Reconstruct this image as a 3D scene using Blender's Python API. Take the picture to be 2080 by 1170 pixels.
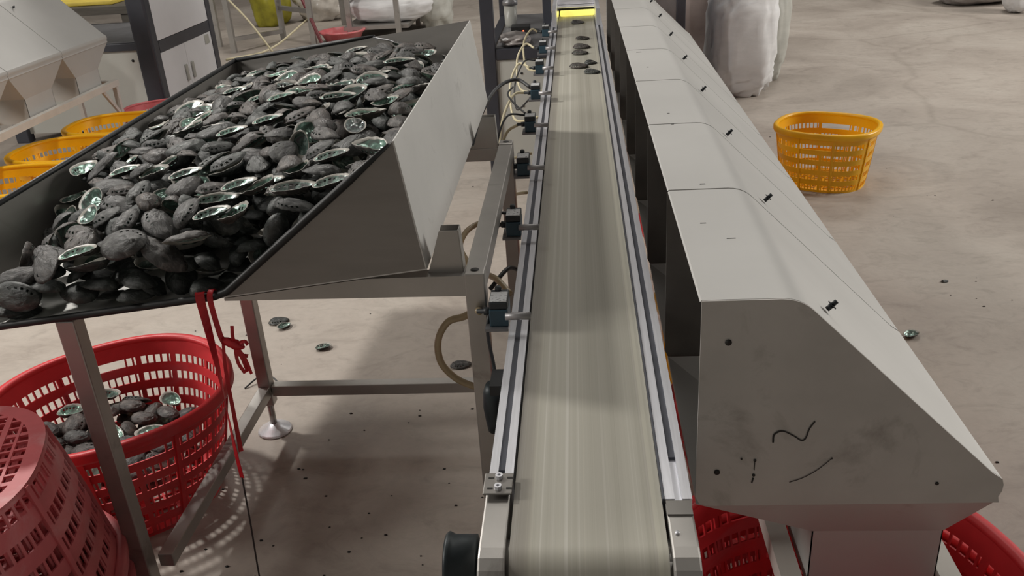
import bpy, math, random
import numpy as np
from mathutils import Vector, Matrix, noise

for o in list(bpy.data.objects):
    bpy.data.objects.remove(o)
SC = bpy.context.scene
COL = SC.collection
random.seed(7)
RNG = np.random.default_rng(11)
PI = math.pi

# ------------------------------------------------------------------ camera
F_PX, PITCH, ROLL, YAW, CAM_H = 1800.0, math.radians(25.13), math.radians(3.846), math.radians(5.18), 1.6
fw = Vector((-math.sin(YAW) * math.cos(PITCH), math.cos(YAW) * math.cos(PITCH), -math.sin(PITCH)))
rt0 = Vector((math.cos(YAW), math.sin(YAW), 0))
up0 = rt0.cross(fw)
rt = math.cos(ROLL) * rt0 - math.sin(ROLL) * up0
up = math.sin(ROLL) * rt0 + math.cos(ROLL) * up0
cam = bpy.data.cameras.new('camera')
cam.sensor_width = 36.0
cam.lens = F_PX / 2080 * 36.0
cam.clip_start = 0.05
camo = bpy.data.objects.new('camera', cam)
COL.objects.link(camo)
m = Matrix((rt, up, -fw)).transposed().to_4x4()
m.translation = Vector((0, 0, CAM_H))
camo.matrix_world = m
SC.camera = camo

# ------------------------------------------------------------------ world, lamps, exposure
SC.view_settings.view_transform = 'Standard'
SC.view_settings.look = 'None'
SC.view_settings.gamma = 1.0
SC.view_settings.use_curve_mapping = False
SC.view_settings.exposure = -0.1
W = bpy.data.worlds.new('world')
SC.world = W
W.use_nodes = True
bg = W.node_tree.nodes['Background']
bg.inputs[0].default_value = (0.95, 0.97, 1.0, 1)
bg.inputs[1].default_value = 0.13


def lamp(name, loc, power, size, target=None, color=(1.0, 0.96, 0.90)):
    L = bpy.data.lights.new(name, 'AREA')
    L.shape = 'DISK'
    L.size = size
    L.energy = power
    L.color = color
    o = bpy.data.objects.new(name, L)
    COL.objects.link(o)
    o.location = loc
    if target is None:
        target = (loc[0], loc[1], 0)
    o.rotation_euler = (Vector(target) - Vector(loc)).to_track_quat('-Z', 'Y').to_euler()
    return o


# high-bay lamps of the hall, plus an added low fill from the left
lamp('hall_lamp_key', (-2.57, 3.3, 3.2), 74, 0.25, (-1, 2.2, 0.5))
lamp('hall_lamp_right', (9.0, 6.0, 4.6), 600, 4.0, (0, 3.4, 0.5))
lamp('hall_lamp_mid', (0.4, 6.2, 7.0), 82, 2.4)
lamp('hall_lamp_far_right', (4.0, 11.0, 6.6), 160, 2.0)
lamp('hall_lamp_far_left', (-4.0, 10.0, 6.6), 165, 2.0)
lamp('fill_left_low', (-8.5, 1.2, 4.4), 400, 2.4, (-0.8, 2.0, 0.3))  # added fill, set low to reach the floor under the table


# ------------------------------------------------------------------ materials
MATS = {}


def new_mat(name):
    mt = bpy.data.materials.new(name)
    mt.use_nodes = True
    nt = mt.node_tree
    b = nt.nodes['Principled BSDF']
    MATS[name] = mt
    return mt, nt, b


def rgb(r, g, b):
    f = lambda c: (c / 255 / 12.92) if c / 255 <= 0.04045 else ((c / 255 + 0.055) / 1.055) ** 2.4
    return (f(r), f(g), f(b), 1)


def tex_noise(nt, coord, scale, detail=4, rough=0.55, stretch=None, dist=0.0):
    src = coord
    if stretch:
        mp = nt.nodes.new('ShaderNodeMapping')
        mp.inputs['Scale'].default_value = stretch
        nt.links.new(coord, mp.inputs[0])
        src = mp.outputs[0]
    n = nt.nodes.new('ShaderNodeTexNoise')
    n.inputs['Scale'].default_value = scale
    n.inputs['Detail'].default_value = detail
    n.inputs['Roughness'].default_value = rough
    n.inputs['Distortion'].default_value = dist
    nt.links.new(src, n.inputs['Vector'])
    return n.outputs['Fac']


def ramp(nt, fac, stops):
    r = nt.nodes.new('ShaderNodeValToRGB')
    e = r.color_ramp.elements
    while len(e) < len(stops):
        e.new(0.5)
    for el, (p, c) in zip(e, stops):
        el.position = p
        el.color = c if len(c) == 4 else (*c, 1)
    nt.links.new(fac, r.inputs[0])
    return r.outputs[0]


def mix(nt, fac, a, b, mode='MIX'):
    n = nt.nodes.new('ShaderNodeMix')
    n.data_type = 'RGBA'
    n.blend_type = mode
    for sock, v in ((n.inputs[0], fac), (n.inputs[6], a), (n.inputs[7], b)):
        if hasattr(v, 'is_linked'):
            nt.links.new(v, sock)
        else:
            sock.default_value = v
    return n.outputs[2]


def bump(nt, b, fac, strength, dist=0.002):
    n = nt.nodes.new('ShaderNodeBump')
    n.inputs['Strength'].default_value = strength
    n.inputs['Distance'].default_value = dist
    nt.links.new(fac, n.inputs['Height'])
    nt.links.new(n.outputs[0], b.inputs['Normal'])


def coord(nt, kind='Object'):
    return nt.nodes.new('ShaderNodeTexCoord').outputs[kind]


def plain(name, c, rough=0.5, metal=0.0, var=0.12, scale=12, bmp=0.0, bscale=60, stretch=None, dirt=None, spec=0.5):
    mt, nt, b = new_mat(name)
    co = coord(nt)
    f = tex_noise(nt, co, scale, 5, 0.6, stretch)
    lo = tuple(v * (1 - var) for v in c[:3]) + (1,)
    hi = tuple(min(1, v * (1 + var)) for v in c[:3]) + (1,)
    col = ramp(nt, f, [(0.3, lo), (0.7, hi)])
    if dirt:
        f2 = tex_noise(nt, co, dirt[0], 8, 0.65, None, 0.6)
        k = ramp(nt, f2, [(dirt[1], (0, 0, 0)), (dirt[2], (1, 1, 1))])
        col = mix(nt, k, col, dirt[3])
    nt.links.new(col, b.inputs['Base Color'])
    b.inputs['Roughness'].default_value = rough
    b.inputs['Metallic'].default_value = metal
    b.inputs['Specular IOR Level'].default_value = spec
    if bmp:
        bump(nt, b, tex_noise(nt, co, bscale, 4, 0.6, stretch), bmp)
    return mt


# steel sheet: satin, faint rolling streaks, smudges
plain('steel', (0.255, 0.243, 0.228, 1), 0.44, 0.6, 0.07, 3.5, 0.05, 90, (1, 1, 6),
      dirt=(3.2, 0.62, 0.80, (0.17, 0.155, 0.14, 1)))
plain('steel_tube', (0.42, 0.405, 0.385, 1), 0.42, 0.75, 0.10, 5, 0.08, 60, None,
      dirt=(5, 0.60, 0.78, (0.20, 0.18, 0.16, 1)))
plain('hood_steel', (0.52, 0.515, 0.50, 1), 0.55, 0.35, 0.05, 2.5, 0.03, 70, None,
      dirt=(4.2, 0.66, 0.82, (0.33, 0.30, 0.27, 1)))
plain('hood_front', (0.47, 0.455, 0.435, 1), 0.5, 0.4, 0.10, 5.0, 0.03, 70, None,
      dirt=(6.5, 0.54, 0.80, (0.20, 0.18, 0.16, 1)))
plain('aluminium', (0.80, 0.81, 0.86, 1), 0.36, 0.55, 0.08, 8, 0.05, 120, (30, 1, 30))
plain('tray_wall', (0.60, 0.595, 0.575, 1), 0.5, 0.35, 0.06, 3.0, 0.03, 70, None,
      dirt=(9.0, 0.60, 0.80, (0.36, 0.35, 0.34, 1)))
plain('divider_dark', (0.13, 0.12, 0.11, 1), 0.5, 0.3, 0.2, 6)
plain('slot_dark', (0.10, 0.105, 0.125, 1), 0.45, 0.6, 0.2, 10, 0, 60, (10, 1, 10))
plain('white_panel', (0.74, 0.74, 0.77, 1), 0.42, 0.0, 0.04, 3, 0.02, 80)
plain('grey_panel', (0.50, 0.505, 0.47, 1), 0.42, 0.0, 0.04, 3, 0.02, 80)
plain('dark_paint', (0.050, 0.053, 0.066, 1), 0.38, 0.2, 0.15, 6, 0.02, 80)
plain('white_paint', (0.55, 0.52, 0.48, 1), 0.5, 0.0, 0.08, 8, 0.03, 60)
plain('black_rubber', (0.012, 0.013, 0.014, 1), 0.5, 0.0, 0.3, 20, 0.05, 90)
plain('motor_black', (0.018, 0.026, 0.030, 1), 0.45, 0.2, 0.3, 20, 0.05, 120)
plain('red_plastic', rgb(208, 52, 58), 0.44, 0.0, 0.15, 7, 0.05, 50, None, dirt=(3.0, 0.56, 0.82, (0.50, 0.15, 0.17, 1)))
plain('faded_red_plastic', rgb(206, 104, 108), 0.48, 0.0, 0.14, 7, 0.06, 50, None, dirt=(5.0, 0.5, 0.8, (0.66, 0.36, 0.36, 1)))
plain('yellow_plastic', rgb(246, 184, 14), 0.36, 0.0, 0.08, 7, 0.04, 50)
plain('valve_blue', (0.035, 0.075, 0.105, 1), 0.42, 0.0, 0.15, 30, 0.03, 90)
plain('valve_dark', (0.03, 0.035, 0.04, 1), 0.45, 0.0, 0.2, 30, 0.03, 90)
plain('bracket_grey', (0.24, 0.24, 0.25, 1), 0.42, 0.5, 0.12, 20, 0.03, 90)
plain('nozzle_grey', (0.40, 0.39, 0.40, 1), 0.4, 0.4, 0.1, 20)
plain('hose_beige', (0.42, 0.33, 0.20, 1), 0.32, 0.0, 0.1, 20)
plain('hose_pale', (0.60, 0.54, 0.36, 1), 0.32, 0.0, 0.1, 20)
plain('cable_black', (0.02, 0.022, 0.025, 1), 0.45)
plain('ribbon_red', rgb(190, 26, 38), 0.42, 0.0, 0.2, 30, 0.1, 90)
plain('string_dark', (0.05, 0.04, 0.04, 1), 0.7)
plain('ink', (0.012, 0.011, 0.010, 1), 0.6)
plain('sack_white', (0.76, 0.76, 0.77, 1), 0.62, 0.0, 0.06, 5, 0.4, 24, (1, 1, 3))
plain('sack_grey', (0.50, 0.50, 0.46, 1), 0.62, 0.0, 0.08, 5, 0.4, 24, (1, 1, 3))
plain('sack_pink', (0.40, 0.33, 0.31, 1), 0.62, 0.0, 0.1, 5, 0.4, 24, (1, 1, 3))
plain('bag_film', (0.55, 0.51, 0.46, 1), 0.22, 0.0, 0.2, 9, 0.6, 30)
plain('bag_grey', (0.30, 0.275, 0.265, 1), 0.28, 0.0, 0.25, 14, 0.5, 24)
plain('bag_olive', (0.36, 0.33, 0.03, 1), 0.35, 0.0, 0.25, 9, 0.5, 20)
plain('canister', (0.40, 0.40, 0.37, 1), 0.35, 0.0, 0.1, 9)
plain('wood_dark', (0.10, 0.088, 0.072, 1), 0.6, 0.0, 0.25, 5, 0.2, 40, (1, 8, 8))
plain('yellow_cloth', (0.80, 0.62, 0.10, 1), 0.6, 0.0, 0.1, 9)
plain('stick_maroon', (0.16, 0.03, 0.035, 1), 0.45)
plain('teal_print', (0.10, 0.22, 0.20, 1), 0.6)


def emit(name, c, s):
    mt, nt, b = new_mat(name)
    b.inputs['Base Color'].default_value = c
    b.inputs['Emission Color'].default_value = c
    b.inputs['Emission Strength'].default_value = s


emit('glow_yellow', (0.95, 0.86, 0.20, 1), 0.85)
emit('led_red', (1.0, 0.12, 0.05, 1), 4.0)

# valve name plate: pale with printed blotches
mt, nt, b = new_mat('valve_plate')
co = coord(nt)
f = tex_noise(nt, co, 120, 2, 0.5, (1, 2.4, 1))
nt.links.new(ramp(nt, f, [(0.58, (0.58, 0.59, 0.60)), (0.66, (0.08, 0.08, 0.09))]), b.inputs['Base Color'])
b.inputs['Roughness'].default_value = 0.4

# conveyor belt: pale PVC worn into lengthwise streaks
mt, nt, b = new_mat('belt_pvc')
co = coord(nt)
f1 = tex_noise(nt, co, 1.0, 6, 0.75, (70, 0.05, 0.05))
f2 = tex_noise(nt, co, 1.0, 2, 0.5, (14, 0.03, 0.03))
c1 = ramp(nt, f1, [(0.30, (0.36, 0.345, 0.29)), (0.42, (0.50, 0.485, 0.415)), (0.54, (0.53, 0.515, 0.445)), (0.62, (0.64, 0.625, 0.56)), (0.72, (0.72, 0.70, 0.64))])
c2 = ramp(nt, f2, [(0.35, (0.76, 0.75, 0.74)), (0.65, (1, 1, 1))])
f3 = tex_noise(nt, co, 1.0, 2, 0.5, (260, 0.02, 0.02))
c3 = ramp(nt, f3, [(0.30, (0.62, 0.60, 0.55)), (0.36, (1, 1, 1)), (0.66, (1, 1, 1)), (0.72, (1.18, 1.17, 1.12))])
sx = nt.nodes.new('ShaderNodeSeparateXYZ')
nt.links.new(co, sx.inputs[0])
mr = nt.nodes.new('ShaderNodeMapRange')
mr.inputs['From Min'].default_value = -0.108
mr.inputs['From Max'].default_value = 0.098
nt.links.new(sx.outputs['X'], mr.inputs['Value'])
c4 = ramp(nt, mr.outputs[0], [(0.0, (0.66, 0.64, 0.65)), (0.11, (0.70, 0.68, 0.68)), (0.125, (0.86, 0.84, 0.83)), (0.14, (1, 1, 1)), (0.90, (1, 1, 1)), (0.92, (0.80, 0.79, 0.78)), (0.94, (1.12, 1.12, 1.1)), (1.0, (0.92, 0.92, 0.92))])
cc = mix(nt, 1.0, mix(nt, 1.0, c1, c2, 'MULTIPLY'), mix(nt, 1.0, c3, c4, 'MULTIPLY'), 'MULTIPLY')
nt.links.new(cc, b.inputs['Base Color'])
b.inputs['Roughness'].default_value = 0.5
bump(nt, b, f1, 0.05)

# concrete floor: trowel swirls, dust, stains
mt, nt, b = new_mat('concrete')
co = coord(nt)
f1 = tex_noise(nt, co, 0.9, 8, 0.62, None, 0.8)
f2 = tex_noise(nt, co, 5.0, 8, 0.7, (1, 1.7, 1), 1.5)
f3 = tex_noise(nt, co, 34, 4, 0.6)
c1 = ramp(nt, f1, [(0.30, (0.345, 0.300, 0.262)), (0.5, (0.430, 0.380, 0.335)), (0.70, (0.500, 0.455, 0.405))])
c2 = ramp(nt, f2, [(0.30, (0.74, 0.73, 0.72)), (0.5, (1, 1, 1)), (0.72, (1.0, 1.0, 1.0))])
c3 = ramp(nt, f3, [(0.3, (0.93, 0.93, 0.93)), (0.6, (1, 1, 1))])
c = mix(nt, 1.0, mix(nt, 0.75, c1, c2, 'MULTIPLY'), c3, 'MULTIPLY')
vor = nt.nodes.new('ShaderNodeTexVoronoi')
vor.feature = 'DISTANCE_TO_EDGE'
vor.inputs['Scale'].default_value = 0.42
mp = nt.nodes.new('ShaderNodeMapping')
nz = nt.nodes.new('ShaderNodeTexNoise')
nz.inputs['Scale'].default_value = 1.6
nz.inputs['Detail'].default_value = 5
nt.links.new(co, nz.inputs['Vector'])
ad = nt.nodes.new('ShaderNodeMix')
ad.data_type = 'RGBA'
ad.inputs[0].default_value = 0.28
nt.links.new(co, ad.inputs[6])
nt.links.new(nz.outputs['Color'], ad.inputs[7])
nt.links.new(ad.outputs[2], vor.inputs['Vector'])
ck = ramp(nt, vor.outputs['Distance'], [(0.0, (0.62, 0.60, 0.58)), (0.004, (0.75, 0.74, 0.72)), (0.010, (1, 1, 1))])
nt.links.new(mix(nt, 0.35, c, ck, 'MULTIPLY'), b.inputs['Base Color'])
rr = ramp(nt, f1, [(0.3, (0.50,) * 3), (0.7, (0.66,) * 3)])
nt.links.new(rr, b.inputs['Roughness'])
bump(nt, b, f2, 0.16, 0.012)

# abalone shell: rough outside, mother-of-pearl inside, pale lip
mt, nt, b = new_mat('shell_back')
co = coord(nt)
oi = nt.nodes.new('ShaderNodeObjectInfo').outputs['Random']
f = tex_noise(nt, co, 55, 8, 0.7, (1, 2.2, 1), 0.7)
f2 = tex_noise(nt, co, 22, 4, 0.6)
c1 = ramp(nt, f, [(0.30, (0.014, 0.014, 0.0145)), (0.52, (0.053, 0.051, 0.050)), (0.74, (0.18, 0.172, 0.165))])
tint = ramp(nt, oi, [(0.0, (0.80, 0.95, 0.92)), (0.4, (1.0, 1.0, 1.0)), (0.75, (1.15, 0.98, 0.88)), (1.0, (1.35, 1.3, 1.25))])
nt.links.new(mix(nt, 1.0, c1, tint, 'MULTIPLY'), b.inputs['Base Color'])
rr = ramp(nt, f2, [(0.35, (0.24,) * 3), (0.65, (0.60,) * 3)])
nt.links.new(rr, b.inputs['Roughness'])
bump(nt, b, f, 0.7, 0.004)

mt, nt, b = new_mat('shell_nacre')
co = coord(nt)
oi = nt.nodes.new('ShaderNodeObjectInfo').outputs['Random']
f = tex_noise(nt, co, 30, 4, 0.6, None, 1.2)
lw = nt.nodes.new('ShaderNodeLayerWeight')
lw.inputs[0].default_value = 0.45
mth = nt.nodes.new('ShaderNodeMath')
mth.operation = 'MULTIPLY_ADD'
mth.inputs[1].default_value = 0.55
nt.links.new(lw.outputs['Facing'], mth.inputs[0])
nt.links.new(f, mth.inputs[2])
c1 = ramp(nt, f, [(0.28, (0.10, 0.105, 0.105)), (0.42, (0.22, 0.235, 0.225)), (0.52, (0.24, 0.36, 0.31)),
                  (0.60, (0.66, 0.80, 0.73)), (0.72, (0.55, 0.46, 0.50))])
tint = ramp(nt, oi, [(0.0, (0.45, 0.47, 0.47)), (0.5, (0.8, 0.9, 0.87)), (0.8, (1.1, 1.25, 1.18)), (1.0, (0.9, 0.76, 0.84))])
nt.links.new(mix(nt, 1.0, c1, tint, 'MULTIPLY'), b.inputs['Base Color'])
b.inputs['Roughness'].default_value = 0.16
b.inputs['Metallic'].default_value = 0.35
try:
    b.inputs['Thin Film Thickness'].default_value = 420
    b.inputs['Thin Film IOR'].default_value = 1.45
except Exception:
    pass
bump(nt, b, tex_noise(nt, co, 90, 3, 0.6, (1, 2, 1)), 0.35, 0.002)
plain('shell_lip', (0.34, 0.325, 0.29, 1), 0.4, 0.0, 0.25, 60)


# ------------------------------------------------------------------ mesh helpers
class MB:
    def __init__(self):
        self.v, self.f, self.mi, self.sm = [], [], [], []
        self.cur = 0

    def add(self, vs, fs, smooth=False):
        n = len(self.v)
        self.v += [tuple(p) for p in vs]
        for f in fs:
            self.f.append([i + n for i in f])
            self.mi.append(self.cur)
            self.sm.append(smooth)
        return self

    def box(self, x0, x1, y0, y1, z0, z1):
        vs = [(x, y, z) for z in (z0, z1) for y in (y0, y1) for x in (x0, x1)]
        return self.add(vs, [(0, 2, 3, 1), (4, 5, 7, 6), (0, 1, 5, 4), (2, 6, 7, 3), (0, 4, 6, 2), (1, 3, 7, 5)])

    def prism(self, poly, axis, a, b):
        """poly: 2-D points in the plane normal to axis; extruded from a to b"""
        def P(p, t):
            return {'x': (t, p[0], p[1]), 'y': (p[0], t, p[1]), 'z': (p[0], p[1], t)}[axis]
        n = len(poly)
        vs = [P(p, a) for p in poly] + [P(p, b) for p in poly]
        fs = [tuple(range(n)), tuple(range(2 * n - 1, n - 1, -1))]
        fs += [(i, i + n, (i + 1) % n + n, (i + 1) % n) for i in range(n)]
        return self.add(vs, fs)

    def slab(self, pts, t):
        """flat polygon pushed by t along its normal: sheet metal"""
        p = [Vector(q) for q in pts]
        nr = Vector((0, 0, 0))
        for i in range(len(p)):
            nr += (p[i] - p[0]).cross(p[(i + 1) % len(p)] - p[0])
        nr.normalize()
        n = len(p)
        vs = p + [q + nr * t for q in p]
        fs = [tuple(range(n - 1, -1, -1)), tuple(range(n, 2 * n))]
        fs += [(i, (i + 1) % n, (i + 1) % n + n, i + n) for i in range(n)]
        return self.add(vs, fs)

    def beam(self, a, b, w, h, upv=(0, 0, 1)):
        """rectangular bar from a to b"""
        a, b = Vector(a), Vector(b)
        d = (b - a).normalized()
        u = Vector(upv)
        if abs(d.dot(u)) > 0.98:
            u = Vector((0, 1, 0))
        s = d.cross(u).normalized()
        u = s.cross(d).normalized()
        vs = []
        for q in (a, b):
            for k, l in ((-1, -1), (1, -1), (1, 1), (-1, 1)):
                vs.append(q + s * (k * w / 2) + u * (l * h / 2))
        return self.add(vs, [(3, 2, 1, 0), (4, 5, 6, 7), (0, 1, 5, 4), (1, 2, 6, 5), (2, 3, 7, 6), (3, 0, 4, 7)])

    def tube(self, pts, r, n=8, caps=True):
        pts = [Vector(p) for p in pts]
        rs = r if isinstance(r, (list, tuple)) else [r] * len(pts)
        vs, fs = [], []
        prev = None
        for i, p in enumerate(pts):
            d = (pts[min(i + 1, len(pts) - 1)] - pts[max(i - 1, 0)]).normalized()
            if prev is None:
                a = d.cross(Vector((0, 0, 1)))
                if a.length < 0.05:
                    a = d.cross(Vector((0, 1, 0)))
            else:
                a = prev - d * prev.dot(d)
            a.normalize()
            prev = a
            bb = d.cross(a)
            for k in range(n):
                t = 2 * PI * k / n
                vs.append(p + (a * math.cos(t) + bb * math.sin(t)) * rs[i])
        for i in range(len(pts) - 1):
            for k in range(n):
                fs.append((i * n + k, i * n + (k + 1) % n, (i + 1) * n + (k + 1) % n, (i + 1) * n + k))
        if caps:
            fs.append(tuple(range(n - 1, -1, -1)))
            fs.append(tuple(range((len(pts) - 1) * n, len(pts) * n)))
        return self.add(vs, fs, True)

    def lathe(self, prof, n=24, c=(0, 0, 0), axis='z', smooth=True):
        vs, fs = [], []
        for r, z in prof:
            for k in range(n):
                t = 2 * PI * k / n
                p = (r * math.cos(t), r * math.sin(t), z)
                if axis == 'x':
                    p = (z, r * math.cos(t), r * math.sin(t))
                if axis == 'y':
                    p = (r * math.sin(t), z, r * math.cos(t))
                vs.append((p[0] + c[0], p[1] + c[1], p[2] + c[2]))
        for i in range(len(prof) - 1):
            for k in range(n):
                fs.append((i * n + k, i * n + (k + 1) % n, (i + 1) * n + (k + 1) % n, (i + 1) * n + k))
        if prof[0][0] > 1e-6:
            fs.append(tuple(range(n - 1, -1, -1)))
        if prof[-1][0] > 1e-6:
            fs.append(tuple(range((len(prof) - 1) * n, len(prof) * n)))
        return self.add(vs, fs, smooth)

    def ribbon(self, pts, widths, side=(1, 0, 0), t=0.0012):
        """thin band with real thickness along a path"""
        pts = [Vector(p) for p in pts]
        vs, fs = [], []
        for i, p in enumerate(pts):
            d = (pts[min(i + 1, len(pts) - 1)] - pts[max(i - 1, 0)]).normalized()
            s = Vector(side[i]) if isinstance(side[0], (tuple, list)) else Vector(side)
            s = (s - d * s.dot(d)).normalized()
            nrm = d.cross(s)
            w = widths[i] if isinstance(widths, (list, tuple)) else widths
            for k, l in ((-1, -1), (1, -1), (1, 1), (-1, 1)):
                vs.append(p + s * (k * w / 2) + nrm * (l * t / 2))
        for i in range(len(pts) - 1):
            for k in range(4):
                fs.append((i * 4 + k, i * 4 + (k + 1) % 4, (i + 1) * 4 + (k + 1) % 4, (i + 1) * 4 + k))
        fs.append((3, 2, 1, 0))
        e = (len(pts) - 1) * 4
        fs.append((e, e + 1, e + 2, e + 3))
        return self.add(vs, fs)

    def mesh(self, name, mats):
        me = bpy.data.meshes.new(name)
        me.from_pydata(self.v, [], self.f)
        for mm in (mats if isinstance(mats, (list, tuple)) else [mats]):
            me.materials.append(MATS[mm])
        me.polygons.foreach_set('material_index', self.mi)
        me.polygons.foreach_set('use_smooth', self.sm)
        me.update()
        return me

    def build(self, name, mats, parent=None, bevel=0.0):
        o = bpy.data.objects.new(name, self.mesh(name, mats))
        COL.objects.link(o)
        if parent is not None:
            o.parent = parent
        if bevel:
            md = o.modifiers.new('bevel', 'BEVEL')
            md.width = bevel
            md.segments = 2
            md.limit_method = 'ANGLE'
            md.angle_limit = math.radians(50)
        return o


def smooth_path(pts, n=6):
    """Catmull-Rom through pts"""
    p = [Vector(q) for q in pts]
    p = [2 * p[0] - p[1]] + p + [2 * p[-1] - p[-2]]
    out = []
    for i in range(1, len(p) - 2):
        for k in range(n):
            t = k / n
            out.append(0.5 * ((2 * p[i]) + (-p[i - 1] + p[i + 1]) * t + (2 * p[i - 1] - 5 * p[i] + 4 * p[i + 1] - p[i + 2]) * t * t
                              + (-p[i - 1] + 3 * p[i] - 3 * p[i + 1] + p[i + 2]) * t ** 3))
    out.append(p[-2])
    return out


def tag(o, label, cat, group=None, kind=None):
    o['label'] = label
    o['category'] = cat
    if group:
        o['group'] = group
    if kind:
        o['kind'] = kind
    return o


def thing(name, label, cat, loc=(0, 0, 0), rz=0.0, group=None):
    o = bpy.data.objects.new(name, None)
    o.empty_display_size = 0.1
    COL.objects.link(o)
    o.location = loc
    o.rotation_euler = (0, 0, rz)
    return tag(o, label, cat, group)


def copy_tree(root, loc, rz=0.0, label=None, group=None, scale=None, tilt=None):
    r = root.copy()
    COL.objects.link(r)
    r.location = loc
    r.rotation_euler = tilt if tilt else (0, 0, rz)
    if scale:
        r.scale = scale if isinstance(scale, tuple) else (scale,) * 3
    if label:
        r['label'] = label
    if group:
        r['group'] = group
    for ch in list(root.children):
        c = ch.copy()
        COL.objects.link(c)
        c.parent = r
        for g in list(ch.children):
            d = g.copy()
            COL.objects.link(d)
            d.parent = c
    return r


# ------------------------------------------------------------------ floor
o = MB().box(-14, 14, -4, 22, -0.12, 0.0).build('floor', 'concrete')
o['kind'] = 'structure'
o['label'] = 'beige trowelled concrete factory floor'
plain('hall_sheet', (0.30, 0.30, 0.30, 1), 0.7, 0.0, 0.05, 1.0)
for nm, bx in (('wall_left', (-14.2, -14, -4, 22, 0, 8)), ('wall_right', (14, 14.2, -4, 22, 0, 8)), ('wall_back', (-14, 14, 22, 22.2, 0, 8)),
               ('wall_front', (-14, 14, -4.2, -4, 0, 8)), ('ceiling', (-14.2, 14.2, -4.2, 22.2, 8, 8.2))):
    MB().box(*bx).build(nm, 'hall_sheet')['kind'] = 'structure'

# ------------------------------------------------------------------ belt conveyor
BZ, BX0, BX1 = 0.80, -0.108, 0.098
RY, RR = 0.905, 0.046          # head roller
conv = thing('belt_conveyor', 'long narrow conveyor with pale worn belt running between aluminium rails', 'conveyor', (0, 0, 0))
mb = MB()
prof = []
YE = 7.2
for k in range(0, 17):
    t = PI / 2 + PI * k / 16
    prof.append((RY + RR * math.cos(t), BZ - RR + RR * math.sin(t)))
outer = [(YE, BZ)] + prof + [(YE, BZ - 2 * RR)]
ti = 0.003
inner = [(YE, BZ - ti)] + [(RY + (RR - ti) * math.cos(PI / 2 + PI * k / 16), BZ - RR + (RR - ti) * math.sin(PI / 2 + PI * k / 16)) for k in range(17)] + [(YE, BZ - 2 * RR + ti)]
n = len(outer)
vs = [(x, p[0], p[1]) for ring in (outer, inner) for x in (BX0, BX1) for p in ring]
fs = []
for i in range(n - 1):
    fs.append((i, i + 1, n + i + 1, n + i))
    fs.append((2 * n + i, 3 * n + i, 3 * n + i + 1, 2 * n + i + 1))
    fs.append((i, 2 * n + i, 2 * n + i + 1, i + 1))
    fs.append((n + i, n + i + 1, 3 * n + i + 1, 3 * n + i))
mb.add(vs, fs, True)
o = mb.build('belt', 'belt_pvc', conv)
o['label'] = 'pale belt worn into lengthwise streaks'
md = o.modifiers.new('split', 'EDGE_SPLIT')
md.split_angle = math.radians(40)
MB().lathe([(0.0, BX0 - 0.02), (RR - 0.004, BX0 - 0.02), (RR - 0.004, BX1 + 0.02), (0, BX1 + 0.02)], 24, (0, RY, BZ - RR), 'x').build('head_roller', 'steel_tube', conv)
# belt bed
MB().box(BX0 + 0.004, BX1 - 0.004, RY + 0.06, YE, BZ - 0.035, BZ - 0.0045).build('belt_bed', 'bracket_grey', conv)
# rails: aluminium extrusion, two bright lips beside a dark groove
for x0, x1, y0, nm in ((-0.147, -0.1115, 1.045, 'left'), (0.102, 0.1395, 0.992, 'right')):
    w = x1 - x0
    rz = BZ + 0.004
    poly = [(x0, rz - 0.07), (x1, rz - 0.07), (x1, rz), (x1 - 0.36 * w, rz), (x1 - 0.36 * w, rz - 0.008), (x0 + 0.36 * w, rz - 0.008), (x0 + 0.36 * w, rz), (x0, rz)]
    r = MB().prism(poly, 'y', y0, YE).build('side_rail', 'aluminium', conv)
    MB().box(x0 + 0.365 * w, x1 - 0.365 * w, y0 + (0.10 if nm == 'right' else 0.02), YE, rz - 0.0078, rz - 0.003).build('groove_strip', 'slot_dark', r)
# guide strip beside the belt on the right
MB().box(0.0985, 0.1012, 0.99, YE, BZ - 0.03, BZ + 0.006).build('guide_strip', 'slot_dark', conv)
# end housings
def end_plate(x0, x1, y1, mat):
    pts = [(y1, BZ + 0.001), (y1, BZ - 0.10)]
    for k in range(11):
        t = -PI / 2 - PI * k / 10
        pts.append((RY - 0.005 + 0.055 * math.cos(t), BZ - 0.052 + 0.053 * math.sin(t)))
    return MB().prism(pts, 'x', x0, x1).build('end_housing', mat, conv, 0.003)


hl = end_plate(-0.149, -0.113, 1.03, 'steel_tube')
hr = end_plate(0.102, 0.138, 0.99, 'steel_tube')
MB().box(0.103, 0.137, 0.960, 0.989, BZ + 0.001, BZ + 0.004).build('cap_strip', 'steel', hr)
MB().lathe([(0, 0), (0.003, 0), (0.003, 0.003), (0, 0.003)], 10, (0.112, 0.925, BZ + 0.001)).build('screw', 'aluminium', hr)
# slotted take-up plate with two nuts
pl = MB()
zt = BZ + 0.008
pl.box(-0.152, -0.1105, 0.998, 1.046, zt, zt + 0.003)
pl = pl.build('take_up_plate', 'steel', conv, 0.004)
for yy in (1.010, 1.034):
    for xx in (-0.146, -0.119):
        MB().box(xx, xx + 0.008, yy - 0.0015, yy + 0.0015, zt + 0.0031, zt + 0.0036).build('slot', 'ink', pl)
    MB().lathe([(0.0022, 0.0), (0.0055, 0.0), (0.0055, 0.006), (0.0025, 0.006), (0.0022, 0.001)], 8, (-0.1305, yy, zt + 0.003), smooth=False).build('nut', 'aluminium', pl)
    MB().lathe([(0, 0), (0.0024, 0), (0.0024, 0.003), (0, 0.003)], 8, (-0.1305, yy, zt + 0.003)).build('bolt_end', 'ink', pl)
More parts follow.
